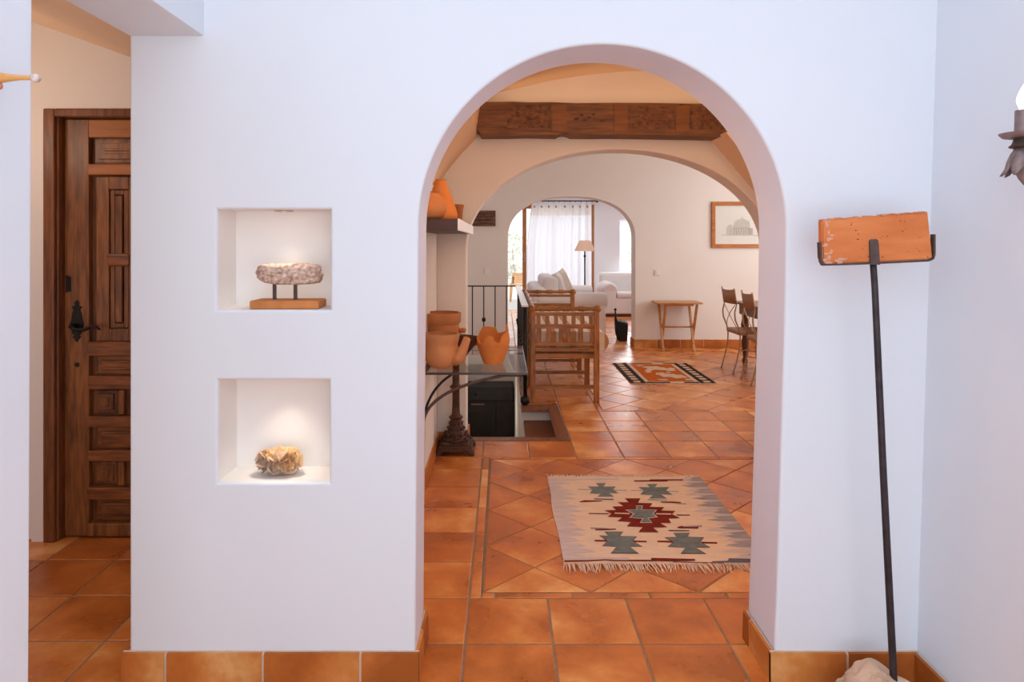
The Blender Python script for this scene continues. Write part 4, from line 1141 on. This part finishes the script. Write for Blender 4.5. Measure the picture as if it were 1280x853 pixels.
# jagged lilac side borders
rnd = random.Random(4)
def side(x_out, sgn, mi, base, n, sd):
    rr = random.Random(sd)
    for k in range(n):
        y0 = RY0 + .03 + (RY1 - RY0 - .05) * k / n; y1 = RY0 + .03 + (RY1 - RY0 - .05) * (k + 1) / n
        big = .055 * (1 + math.sin(k * 2 * math.pi / 4.0)) 
        l = base + big * .6 + rr.uniform(0, .045); l2 = base * .55 + big * .3
        a = x_out; pts = [(a, y0), (a + sgn * l2, y0), (a + sgn * l, y0 + (y1 - y0) * .25), (a + sgn * (l * .75), y0 + (y1 - y0) * .75), (a + sgn * l2, y1), (a, y1)]
        flat(pts, mi, 1)
side(RX0 + .001, 1, 1, .075, 18, 3)
side(RX1 - .001, -1, 1, .10, 18, 5); 
for k in range(11):
    y = RY0 + .05 + k * .1; l = .055 + .05 * abs(math.sin(k * 1.9)); x = RX1 - .001
    flat([(x, y), (x - l, y + .01), (x - l * 1.5, y + .03), (x - l * .8, y + .05), (x - l * 1.1, y + .068), (x, y + .088)], 2, 2)
# bands at both ends
flat([(RX0 + .10, RY1 - .035), (RX0 + .44, RY1 - .035), (RX0 + .44, RY1 - .060), (RX0 + .10, RY1 - .060)], 1)
rugz([(585, 187), (672, 187), (672, 182), (855, 181), (855, 188), (770, 189), (770, 194), (585, 194)], 4, 2)
rugz([(200, 631), (330, 630), (425, 625), (480, 629), (555, 630), (555, 637), (470, 636), (425, 632), (330, 638), (200, 641)], 4, 2)
rugz([(555, 629), (680, 629), (680, 618), (800, 621), (921, 624), (923, 635), (800, 637), (555, 637)], 4, 3)
rugz([(800, 638), (1000, 642), (1080, 644), (1080, 650), (1000, 649), (800, 642)], 4, 2)
rugz([(1015, 637), (1100, 634), (1110, 620), (1300, 626), (1305, 646), (1100, 645), (1015, 642)], 5, 3)
rugz([(200, 612), (555, 614), (555, 626), (420, 622), (205, 628)], 1, 1)
# stars
S1 = [(375, 203), (430, 203), (418, 222), (485, 222), (468, 239), (500, 259), (447, 258), (475, 279), (382, 279), (402, 262), (340, 260), (355, 241), (330, 222), (392, 222)]
S2 = [(655, 208), (715, 208), (700, 226), (780, 225), (763, 244), (797, 267), (735, 266), (767, 289), (668, 288), (690, 270), (618, 265), (640, 246), (610, 225), (672, 226)]
S3 = [(425, 475), (525, 475), (508, 498), (597, 500), (575, 524), (627, 554), (560, 555), (607, 591), (458, 590), (490, 555), (412, 551), (440, 526), (398, 495), (447, 497)]
S4 = [(805, 482), (892, 482), (880, 503), (967, 505), (948, 529), (1001, 559), (925, 560), (980, 593), (843, 592), (870, 560), (775, 556), (805, 531), (757, 505), (822, 504)]
def grow(pts, k):
    cx_ = sum(p[0] for p in pts) / len(pts); cy_ = sum(p[1] for p in pts) / len(pts)
    return [(cx_ + (x - cx_) * k, cy_ + (y - cy_) * (k + .0)) for x, y in pts]
for s_, ln in ((S1, (275, 237, 545, 243)), (S2, (570, 243, 832, 249)), (S3, (368, 522, 655, 527)), (S4, (714, 526, 1044, 535))):
    a, b, c, e = ln; th = 2.2 if b < 400 else 4.5
    rugz([(a, b - th), (c, e - th), (c, e + th), (a, b + th)], 4 if b > 400 else 2, 1)
    if b > 400: rugz(grow(s_, 1.055), 4, 2)
    else: rugz(grow(s_, 1.03), 1, 2)
    rugz(s_, 3, 3)
# small dashes
for pts, mi in (([(365, 287), (472, 290), (472, 297), (365, 293)], 5), ([(285, 305), (310, 298), (415, 300), (405, 304), (350, 307), (285, 309)], 4),
                ([(660, 291), (767, 296), (767, 301), (660, 296)], 2), ([(733, 306), (800, 305), (845, 309), (845, 314), (733, 311)], 4), ([(790, 315), (872, 315), (872, 321), (830, 319)], 2),
                ([(345, 448), (445, 453), (445, 461), (345, 456)], 2), ([(370, 457), (485, 456), (485, 462), (372, 465)], 4),
                ([(775, 463), (890, 463), (890, 470), (775, 470)], 5), ([(825, 446), (845, 441), (942, 444), (938, 456), (825, 453)], 4), ([(855, 441), (960, 437), (960, 444), (930, 446), (855, 446)], 2),
                ([(335, 369), (445, 371), (445, 376), (335, 374)], 4), ([(820, 377), (893, 378), (893, 383), (820, 383)], 4)):
    rugz(pts, mi, 2)
# medallion
rugz([(535, 288), (620, 288), (608, 313), (687, 315), (672, 335), (752, 337), (735, 355), (813, 358), (795, 376), (840, 398), (775, 400), (790, 424), (728, 425), (770, 448), (690, 450), (720, 476), (609, 475),
      (633, 448), (545, 443), (568, 419), (494, 414), (520, 393), (440, 391), (460, 373), (421, 355), (485, 353), (465, 333), (525, 331), (496, 310), (555, 309)], 4, 3)
rugz([(595, 329), (635, 329), (628, 350), (712, 353), (693, 373), (717, 393), (665, 400), (687, 425), (617, 425), (632, 402), (558, 396), (580, 375), (536, 352), (600, 350)], 1, 4)
rugz([(598, 332), (630, 332), (624, 352), (704, 355), (688, 373), (708, 391), (660, 398), (680, 422), (624, 422), (638, 400), (568, 394), (588, 375), (546, 354), (604, 352)], 3, 5)
for pts in ([(478, 369), (560, 371), (560, 377), (478, 374)], [(706, 372), (790, 374), (790, 380), (706, 378)]): rugz(pts, 0, 6)
for pts in ([(520, 385), (556, 388), (545, 400), (520, 400)], [(690, 400), (700, 408), (680, 416)]): pass
w.build('woven_field', mats, t, fix=False)
def fringe(y, sg, L, seed, x0=RX0, x1=RX1, n=150):
    rr = random.Random(seed); m = MB()
    for i in range(n):
        x = x0 + (x1 - x0) * (i + .5) / n
        l = L * rr.uniform(.55, 1.1); dx = rr.gauss(0, .010) + .008 * math.sin(i * .21)
        m.tube([(x, y - sg * .004, .006), (x + dx * .4, y + sg * l * .5, .0055 + rr.uniform(0, .005)), (x + dx, y + sg * l, .003)], [.0028, .0024, .0012], 4)
    return m.build('fringe', M['fringe'], t, fix=False)
fringe(RY0, -1, .085, 3); fringe(RY1, 1, .05, 5)

# second rug
t = thing('small_rug', 'small orange rug with dark borders and pale blotches beyond the bench', 'rug', (1.77, 7.65, 0))
w = MB(); X0, X1, Ya, Yb = 1.325, 2.215, 7.06, 8.25
mats = [M['rug2_cream'], M['rug2_dark'], M['rug2_orange'], M['rug2_brown']]
w.box(X0, X1, Ya, Yb, .0008, .006, 0)
def fl2(x0, x1, y0, y1, mi, lv): w.add([(x0, y0, .006 + lv * .0006), (x1, y0, .006 + lv * .0006), (x1, y1, .006 + lv * .0006), (x0, y1, .006 + lv * .0006)], [(0, 1, 2, 3)], mi)
for sgn in (0, 1):
    f = (lambda x: X0 + x) if sgn == 0 else (lambda x: X1 - x)
    fl2(*sorted((f(0), f(.045))), Ya, Yb, 1, 1); fl2(*sorted((f(.115), f(.165))), Ya, Yb, 1, 1)
    for k in range(9):
        y0 = Ya + k * .134
        fl2(*sorted((f(.045), f(.115))), y0, y0 + .055, 1 if k % 2 else 3, 1)
fl2(X0 + .205, X1 - .205, Ya + .10, Yb - .09, 2, 1)
for a, b in ((X0 + .17, X0 + .42), (X0 + .56, X1 - .17)): fl2(a, b, Ya + .015, Ya + .075, 1, 1)
for a, b in ((X0 + .22, X0 + .47), (X0 + .60, X1 - .17)): fl2(a, b, Yb - .065, Yb - .015, 1, 1)
rr = random.Random(9)
for (u, v, a, b) in ((.50, .70, .13, .10), (.58, .66, .08, .07), (.44, .76, .08, .05), (.55, .34, .13, .09), (.64, .30, .10, .09), (.48, .42, .07, .06), (.66, .60, .06, .05), (.70, .68, .045, .04), (.38, .60, .05, .04), (.35, .52, .04, .04), (.42, .15, .06, .03), (.74, .16, .06, .03), (.33, .84, .05, .03), (.60, .50, .03, .03)):
    pts = []
    for j in range(14):
        th = 6.2832 * j / 14; k_ = rr.uniform(.72, 1.15)
        pts.append((X0 + (X1 - X0) * u + a * k_ * math.cos(th), Ya + (Yb - Ya) * v + b * 1.3 * k_ * math.sin(th), .0075 + u * .002))
    w.poly(pts, 0)
w.build('woven_field', mats, t, fix=False)
fringe(Ya, -1, .04, 8, X0, X1, 70); fringe(Yb, 1, .035, 9, X0, X1, 70)

# =================================================================== TRAY TABLE, PICTURE, SWITCHES, PANEL
t = thing('tray_table', 'small folding wooden tray table against the cream back wall', 'table', (2.35, 9.25, 0))
w = MB(); w.box(2.055, 2.66, 9.07, 9.44, .640, .662); w.build('tabletop', M['tray'], t, bevel=.004)
for y in (9.10, 9.38): w = MB(); w.box(2.16, 2.55, y, y + .03, .612, .640); w.build('apron', M['tray'], t)
for x in (2.15, 2.565):
    w = MB(); w.bar((x, 9.41, .63), (x, 9.14, 0.0), .032, .026); w.build('leg', M['tray'], t, bevel=.003)
    w = MB(); w.bar((x + .028, 9.11, .63), (x + .028, 9.40, 0.0), .032, .026); w.build('leg', M['tray'], t, bevel=.003)
w = MB(); w.tube([(2.17, 9.275, .315), (2.585, 9.275, .315)], .012, 8); w.build('stretcher', M['tray'], t, smooth=True)

PYy = 9.478
t = thing('framed_picture', 'framed pale drawing of a domed building in an orange wood frame', 'picture', (3.31, PYy, 1.7))
p0, p1 = P(889, 310, PYy), P(889, 252.5, PYy)
fx0, fx1, fz0, fz1 = p0.x, p0.x + .86, p0.z, p1.z; fw = .052
w = MB()
w.prism([(fx0, fz0), (fx1, fz0), (fx1, fz1), (fx0, fz1)], [[(fx0 + fw, fz0 + fw), (fx1 - fw, fz0 + fw), (fx1 - fw, fz1 - fw), (fx0 + fw, fz1 - fw)]], lambda u, v, q_: Vector((u, q_, v)), PYy - .03, PYy)
w.build('frame', M['frame'], t, bevel=.005)
w = MB(); w.box(fx0 + .04, fx1 - .04, PYy - .010, PYy - .002, fz0 + .04, fz1 - .04); pp = w.build('print', M['print_paper'], t)
w = MB(); ky = F / PYy
def pc_(px, py): q_ = P(px, py, PYy - .011); return (q_.x, PYy - .0105, q_.z)
def fl3(pts, mi, o=0): w.add([Vector(pc_(*p)) - Vector((0, .0006 * o, 0)) for p in pts], [tuple(range(len(pts)))], mi)
fl3([(902, 293.5), (948, 294), (948, 295), (902, 294.6)], 2)
fl3([(908, 293.6), (908, 285), (911, 281), (915, 281), (916, 285), (916, 293.6)], 0)
fl3([(916, 293.8), (916, 284), (918, 277), (923, 274.5), (927.5, 273), (932, 274.5), (937, 277), (938, 285), (940, 286), (941, 293.8)], 0)
fl3([(926.6, 273.4), (927.2, 271), (928.2, 271), (928.8, 273.4)], 0)
fl3([(936, 293.8), (936, 285.5), (941, 285.5), (941, 293.8)], 1, 1)
for k in range(7):
    x = 917.2 + k * 2.9; fl3([(x, 293.4), (x, 286.5), (x + 1.3, 286.5), (x + 1.3, 293.4)], 1, 2)
fl3([(916, 286.2), (917, 284.8), (938, 285), (938, 286.2)], 1, 2)
w.build('drawing', [M['pencil_pale'], M['pencil'], M['pencil_pale']], pp, fix=False)
w = MB(); w.box(fx0 + .045, fx1 - .045, PYy - .020, PYy - .017, fz0 + .045, fz1 - .045); w.build('picture_glass', M['pane'], t)

for px, py, lab in ((821.5, 341, 'small white light switch on the wall above the tray table'), (609, 339, 'white light switch on the wall above the stair railing')):
    c = P(px, py, 9.478)
    t = thing('light_switch', lab, 'light switch', (c.x, 9.478, c.z))
    w = MB(); w.box(c.x - .042, c.x + .042, 9.468, 9.480, c.z - .042, c.z + .042); w.build('wall_plate', M['switch'], t, bevel=.003)
    w = MB(); w.box(c.x - .022, c.x + .022, 9.464, 9.470, c.z - .026, c.z + .026); w.build('rocker', M['switch'], t, bevel=.002)
a, b = P(585, 283, 9.478), P(619.5, 263.5, 9.478)
t = thing('carved_wall_panel', 'brown carved wooden panel on the wall above the stair railing', 'wall panel', ((a.x + b.x) / 2, 9.478, (a.z + b.z) / 2))
w = MB(); w.box(a.x, b.x, 9.445, 9.480, a.z, b.z)
for k in range(4):
    z = a.z + .035 + k * .047
    w.tube([(a.x + .02 + i * .03, 9.443, z + .006 * math.sin(i * 2 + k)) for i in range(12)], .009, 6, 1)
w.build('panel', [M['plaque'], M['band_iron']], t)

# =================================================================== DINING SET
def dining_chair(loc, rz, label):
    t = thing('dining_chair', label, 'chair', (0, 0, 0), 'iron dining chairs with curved legs')
    for s in (-1, 1):
        y = s * .185
        w = MB()
        w.tube([(-.03, y, 0), (-.022, y, .03), (.012, y, .15), (.045, y, .30), (.05, y, .42), (.035, y, .50), (-.006, y, .60), (-.012, y, .68), (.008, y, .76), (-.002, y, .86), (-.022, y, .95)], .0085, 8)
        w.lathe([(.014, 0), (.012, .012)], (-.03, y, 0), 10)
        w.build('back_leg', M['gilt'], t, smooth=True)
        w = MB(); w.tube([(.41, y, 0), (.40, y, .04), (.375, y, .18), (.385, y, .32), (.40, y, .42)], .0085, 8); w.lathe([(.014, 0), (.012, .012)], (.41, y, 0), 10)
        w.build('front_leg', M['gilt'], t, smooth=True)
        w = MB(); w.tube(bez((.045, y, .45), (.0, y * .7, .56), (-.01, y * .1, .64), (-.004, -y * .9, .76), 12), .005, 6); w.build('brace', M['gilt'], t, smooth=True)
    w = MB(); w.tube([(.03, -.185, .24), (.16, 0, .23), (.38, .185, .24)], .005, 6); w.tube([(.03, .185, .24), (.16, 0, .23), (.38, -.185, .24)], .005, 6); w.build('stretcher', M['gilt'], t, smooth=True)
    w = MB(); w.box(.03, .42, -.20, .20, .425, .475); 
    w.build('seat', M['leather'], t, bevel=.022, bseg=4, smooth=True)
    w = MB(); n_ = 10; vs = []
    for z, o in ((.775, .0), (.94, -.025)):
        for i in range(n_ + 1):
            u = i / n_ * 2 - 1; vs.append((o - .03 * (1 - u * u) + .012, u * .20, z + (.0 if z < .9 else -.014 * (1 - u * u))))
    k = n_ + 1
    w.add(vs, [(i, i + 1, k + i + 1, k + i) for i in range(n_)])
    b = w.build('backrest', M['leather'], t, smooth=True); md = b.modifiers.new('Thick', 'SOLIDIFY'); md.thickness = .012
    t.location = loc; t.rotation_euler = (0, 0, rz)
    return t
dining_chair((2.585, 7.78, 0), R(2), 'iron dining chair with brown leather back, the farther one at the table')
dining_chair((2.575, 7.15, 0), R(-4), 'iron dining chair with brown leather back, the nearer one at the table')
t = thing('dining_table', 'dark wooden dining table with turned leg partly hidden by the arch', 'table', (3.3, 7.6, 0))
w = MB(); w.box(2.80, 3.9, 6.8, 8.32, .725, .752); w.build('tabletop', M['table_dark'], t, bevel=.006)
w = MB(); w.box(2.86, 3.84, 6.86, 8.26, .60, .725); w.build('apron', M['table_dark'], t)
for x in (2.91, 3.79):
    for y in (6.91, 8.21):
        w = MB(); w.lathe([(.020, 0), (.028, .02), (.034, .05), (.020, .08), (.028, .16), (.040, .26), (.030, .33), (.022, .36), (.036, .40), (.046, .47), (.034, .54), (.024, .58), (.042, .60), (.042, .725)], (x, y, 0), 20); w.build('leg', M['table_dark'], t, smooth=True)

# =================================================================== LIVING ROOM FURNITURE
def soft(m, *a, **k): m.box(*a, **k); return m
t = thing('white_sofa', 'long white slipcovered sofa with rolled arms seen side-on through the far arch', 'sofa', (1.0, 11.0, 0))
w = MB(); w.box(.60, 1.50, 10.05, 11.85, .03, .40); w.build('base', M['sofa'], t, bevel=.03, bseg=3)
for y in (10.12, 11.80):
    w = MB(); w.box(.55, 1.515, y - .09, y + .09, .02, .60); w.tube([(.52, y, .600), (.56, y, .602), (1.0, y, .605), (1.50, y, .605), (1.545, y, .605)], [.10, .118, .118, .118, .105], 20); w.build('arm', M['sofa'], t, smooth=45, bevel=.02)
w = MB(); w.box(.42, .66, 10.04, 11.88, .03, .80); w.build('backrest', M['sofa'], t, bevel=.09, bseg=5, smooth=True)
for y0, y1 in ((10.22, 10.95), (10.97, 11.70)):
    w = MB(); w.box(.66, 1.52, y0, y1, .38, .54); w.build('seat_cushion', M['sofa'], t, bevel=.05, bseg=4, smooth=True)
    w = MB(); w.box(.60, .84, y0, y1, .52, .94); w.build('back_cushion', M['sofa'], t, bevel=.08, bseg=4, smooth=True)
def pillow(loc, rot, size, m, label):
    mx = Matrix.Translation(loc) @ Matrix.Rotation(R(rot[1]), 4, 'Y') @ Matrix.Rotation(R(rot[2]), 4, 'Z') @ Matrix.Rotation(R(rot[0]), 4, 'X')
    w = MB(); n_ = 12; vs = []
    for sgn in (1, -1):
        for j in range(n_ + 1):
            for i in range(n_ + 1):
                u, v = i / n_ * 2 - 1, j / n_ * 2 - 1
                h = ((1 - u ** 4) * (1 - v ** 4)) ** .5 * size[1] / 2
                vs.append(Vector((u * size[0] / 2 * (1 - .06 * (1 - v * v)), sgn * h, v * size[0] / 2 * (1 - .06 * (1 - u * u)))))
    k = (n_ + 1) ** 2
    fs = [(q_ + j * (n_ + 1) + i, q_ + j * (n_ + 1) + i + 1, q_ + (j + 1) * (n_ + 1) + i + 1, q_ + (j + 1) * (n_ + 1) + i) for q_ in (0, k) for j in range(n_) for i in range(n_)]
    w.add([mx @ v for v in vs], fs)
    o = w.build('throw_pillow', m, None, smooth=True, weld=.0008)
    return tag(o, label, 'cushion', 'pillows on the long white sofa')
pillow((1.01, 11.50, .765), (0, -24, 58), (.46, .15), M['pillow'], 'beige throw pillow in front on the long white sofa')
pillow((.93, 11.05, .75), (0, -16, 80), (.44, .14), M['pillow_light'], 'paler throw pillow leaning behind the beige one on the sofa')

t = thing('white_loveseat', 'white slipcovered loveseat with round arm below the small bright window', 'sofa', (2.65, 13.9, 0))
w = MB(); w.box(2.0, 3.42, 13.42, 14.35, .05, .36); w.build('base', M['sofa'], t, bevel=.03, bseg=3)
w = MB(); w.box(1.99, 3.43, 13.43, 14.34, 0, .05); w.build('plinth', M['clay_dark'], t)
for x in (2.11, 3.30):
    w = MB(); w.box(x - .12, x + .12, 13.40, 14.35, .06, .52); w.tube([(x, 13.40, .52), (x, 13.44, .525), (x, 14.3, .525)], [.13, .15, .15], 20); w.build('arm', M['sofa'], t, smooth=45, bevel=.02)
w = MB(); w.box(2.0, 3.42, 14.10, 14.40, .05, .84); w.build('backrest', M['sofa'], t, bevel=.08, bseg=5, smooth=True)
w = MB(); w.box(2.25, 3.16, 13.41, 14.15, .35, .47); w.build('seat_cushion', M['pillow_light'], t, bevel=.045, bseg=4, smooth=True)

fy = 13.0; fk = F / fy
t = thing('floor_lamp', 'black floor lamp with cream shade beside the white curtain', 'lamp', ((731 - CX) / fk, fy, 0))
lx = (731 - CX) / fk
w = MB(); w.lathe([(.14, 0), (.14, .015), (.03, .03), (.014, .05)], (lx, fy, 0), 24); w.build('base', M['black_iron'], t, smooth=40)
w = MB(); w.tube([(lx, fy, .03), (lx, fy, 1.36)], .014, 10); w.blob((lx, fy, 1.20), (.026, .026, .02), 2, .01, 2); w.build('pole', M['black_iron'], t, smooth=True)
zsa, zsb = P(0, 314, fy).z, P(0, 300.5, fy).z
w = MB(); w.lathe([(.200, zsa), (.172, zsa + .06), (.135, zsa + .14), (.095, zsb)], (lx, fy, 0), 32, cap=(False, False)); w.build('lamp_shade', M['shade'], t, smooth=True)

CYy = 14.38; ck = F / CYy
t = thing('curtain_rod', 'thin dark iron curtain rod above the white curtain', 'curtain rod', (1.1, CYy, 2.33))
zr = P(0, 251.3, CYy).z
w = MB(); w.tube([(.0, CYy, zr), ((752 - CX) / ck, CYy, zr)], .013, 8); w.build('rod', M['black_iron'], t, smooth=True)
for x in (.15, (746.5 - CX) / ck):
    w = MB(); w.tube([(x, CYy, zr), (x, YB + .002, zr)], .010, 8); w.blob((x, CYy, zr), (.022, .022, .04), 2, .01, 2); w.build('bracket', M['black_iron'], t, smooth=True)
for k in range(12):
    x = .62 + k * .115
    w = MB(); w.lathe([(.016, -.004), (.024, -.004), (.024, .004), (.016, .004), (.016, -.004)], (x, CYy, zr - .012), 14, cap=(False, False), axis='x'); w.build('ring', M['black_iron'], t)
t = thing('curtain', 'sheer white curtain hanging in folds before the patio doors', 'curtain', (1.2, CYy, 2.28))
def sheet(zfun, mt, name, x0, x1, z0, z1, flare):
    n_ = 150; rows = 10; vs = []
    for j in range(rows + 1):
        v = j / rows
        for i in range(n_ + 1):
            u = i / n_; z = z1 + (z0 - z1) * v
            dep = max(0, (2.28 - z) / 2.26)
            x = x0 + (x1 - x0) * u - flare * (1 - u) * min(1, dep * 2.4) ** .7
            y = CYy + .004 + .030 * math.sin(u * 2 * math.pi * 8 + .9 * math.sin(u * 9)) + .008 * math.sin(u * 41 + dep * 1.3)
            zz = z - (.020 * abs(math.sin(u * math.pi * 11)) if j == 0 and name == 'heading' else 0)
            vs.append((x, y, zz))
    w = MB(); w.add(vs, [(j * (n_ + 1) + i, j * (n_ + 1) + i + 1, (j + 1) * (n_ + 1) + i + 1, (j + 1) * (n_ + 1) + i) for j in range(rows) for i in range(n_)])
    return w.build(name, mt, t, smooth=True, fix=False)
for px in (668, 677, 686, 695, 706, 716, 725, 734):
    c = P(px, 258.5, CYy - .045); w = MB(); w.lathe([(.008, -.003), (.020, -.003), (.020, .003), (.008, .003), (.008, -.003)], c, 12, cap=(False, False), axis='y'); w.build('eyelet', M['black_iron'], t)
zh = P(0, 269.5, CYy).z
sheet(None, M['curtain_top'], 'heading', .63, 1.875, zh, 2.285, .12)
sheet(None, M['curtain'], 'drape', .63, 1.875, .02, zh, .12)

t = thing('fire_bucket', 'black fireside bucket with a tall upright handle beside the far arch', 'bucket', (1.75, 10.25, 0))
w = MB(); w.prism([(1.725, .0), (1.845, .0), (1.86, .25), (1.70, .29)], [], lambda u, v, q_: Vector((u, q_, v)), 10.10, 10.34); w.build('bucket_body', M['bucket'], t, bevel=.01)
w = MB(); w.add([(1.70, 10.10, .292), (1.86, 10.10, .252), (1.86, 10.34, .262), (1.70, 10.34, .302), (1.70, 10.10, .304), (1.86, 10.10, .264), (1.86, 10.34, .274), (1.70, 10.34, .314)],
                [(0, 1, 2, 3), (4, 7, 6, 5), (0, 4, 5, 1), (1, 5, 6, 2), (2, 6, 7, 3), (3, 7, 4, 0)]); w.build('lid', M['ash_grey'], t)
w = MB(); w.tube([(1.73, 10.12, .02), (1.70, 10.12, .14), (1.682, 10.12, .28), (1.672, 10.12, .37), (1.670, 10.12, .45)], [.030, .034, .026, .012, .010], 10); w.blob((1.670, 10.12, .468), (.020, .020, .018), 2, .02, 2); w.build('handle', M['bucket'], t, smooth=True)

# =================================================================== LIGHT
def area_light(name, loc, rot, sx_, sy_, power, color):
    l = bpy.data.lights.new(name, 'AREA'); l.shape = 'RECTANGLE'; l.size = sx_; l.size_y = sy_; l.energy = power; l.color = color
    o = bpy.data.objects.new(name, l); o.location = loc; o.rotation_euler = [R(a) for a in rot]; COL.objects.link(o); return o
def point(name, loc, power, color, r=.06):
    l = bpy.data.lights.new(name, 'POINT'); l.energy = power; l.color = color; l.shadow_soft_size = r
    o = bpy.data.objects.new(name, l); o.location = loc; COL.objects.link(o); return o
def spot(name, loc, power, color, ang=95, r=.02):
    l = bpy.data.lights.new(name, 'SPOT'); l.energy = power; l.color = color; l.shadow_soft_size = r; l.spot_size = R(ang); l.spot_blend = 1.0
    o = bpy.data.objects.new(name, l); o.location = loc; COL.objects.link(o); return o
area_light('hall_back_fill', (.1, -1.5, 1.2), (90, 0, 0), 2.4, 2.2, 31, (.78, .87, 1.0))  # unseen area fill added behind the camera
area_light('hall_top_fill', (.15, .6, 2.86), (0, 0, 0), 2.2, 2.2, 8, (.78, .88, 1.0))  # unseen overhead area added to fill the hall
point('hall_side_fill', (.15, .35, 2.35), 8.5, (.78, .88, 1.0), .30)  # unseen point added to brighten both side walls
spot('niche_light', (-.752, 2.345, 1.563), 2.8, (1, .86, .70), 92, .03)
spot('niche_light', (-.755, 2.345, .997), 3.4, (1, .84, .66), 92, .03)
area_light('beam_uplight', (.72, 4.82, 2.447), (180, 0, 0), 1.5, .12, .55, (1, .62, .34))
point('lobby_warm_fill', (1.75, 3.0, 2.25), 11, (1, .62, .34), .12)  # hidden warm point added to lift the lobby vault
point('lobby_warm_fill', (-.05, 2.95, 2.34), 8, (1, .62, .34), .12)  # second hidden warm point, added behind the front wall
area_light('lobby_top_fill', (.75, 3.3, 2.60), (0, 0, 0), .8, .8, 5, (1, .80, .62))  # unseen warm area added to tint the lobby
point('corridor_warm_fill', (-2.45, 2.75, 2.0), 5.5, (1, .76, .58), .12)  # off-view warm point added to light the corridor
point('corridor_cool_fill', (-2.35, 1.9, 1.15), 4, (.80, .88, 1.0), .15)  # unseen cool point added in place of corridor daylight
area_light('dining_window_light', (5.2, 7.3, 1.65), (90, 0, 90), 2.4, 1.5, 60, (.94, .97, 1.0))
area_light('dining_ceiling_light', (4.0, 7.3, 2.92), (0, 0, 0), 1.8, 2.4, 26, (.98, .98, 1))
area_light('living_top_fill', (1.8, 12.2, 2.66), (0, 0, 0), 3.0, 3.0, 34, (.98, .98, 1.0))  # unseen overhead area added to brighten the far room
area_light('patio_door_light', (.95, YB + .35, 1.15), (90, 0, 180), 1.8, 2.1, 16, (.95, .97, 1.0))
area_light('living_window_light', (2.92, YB + .30, 1.40), (90, 0, 180), .8, 1.05, 34, (.95, .97, 1.0))
point('stairwell_fill', (-.15, 7.4, -.35), 3, (1, .93, .86), .12)  # small unseen point added to lighten the dark well

wd = bpy.data.worlds.new('sky'); SC.world = wd; wd.use_nodes = True
nt = wd.node_tree; bg = nt.nodes['Background']
sk = nt.nodes.new('ShaderNodeTexSky'); sk.sky_type = 'HOSEK_WILKIE'; sk.turbidity = 5; sk.sun_direction = Vector((.4, .6, .7)).normalized()
mx_ = nt.nodes.new('ShaderNodeMixRGB'); mx_.inputs['Fac'].default_value = .75; mx_.inputs['Color2'].default_value = (1, 1, 1, 1)
nt.links.new(sk.outputs['Color'], mx_.inputs['Color1']); nt.links.new(mx_.outputs['Color'], bg.inputs['Color']); bg.inputs['Strength'].default_value = 1.7
sl = bpy.data.lights.new('sun', 'SUN'); sl.energy = 2.2; sl.angle = R(2); sl.color = (1, .96, .9)
so = bpy.data.objects.new('sun', sl); so.rotation_euler = (R(38), R(18), 0); COL.objects.link(so)

# =================================================================== CAMERA
cam = bpy.data.cameras.new('camera'); co = bpy.data.objects.new('camera', cam); COL.objects.link(co)
co.location = (0, 0, H); co.rotation_euler = (R(90), 0, 0)
cam.sensor_width = 36; cam.lens = F / 1280 * 36
cam.shift_x = (640 - CX) / 1280; cam.shift_y = -(426.5 - HY) / 1280
cam.clip_start = .05
SC.camera = co
SC.view_settings.view_transform = 'Standard'
SC.view_settings.look = 'None'
SC.cycles.use_denoising = True
SC.cycles.max_bounces = 10; SC.cycles.diffuse_bounces = 6; SC.cycles.transparent_max_bounces = 16
SC.cycles.sample_clamp_indirect = 6
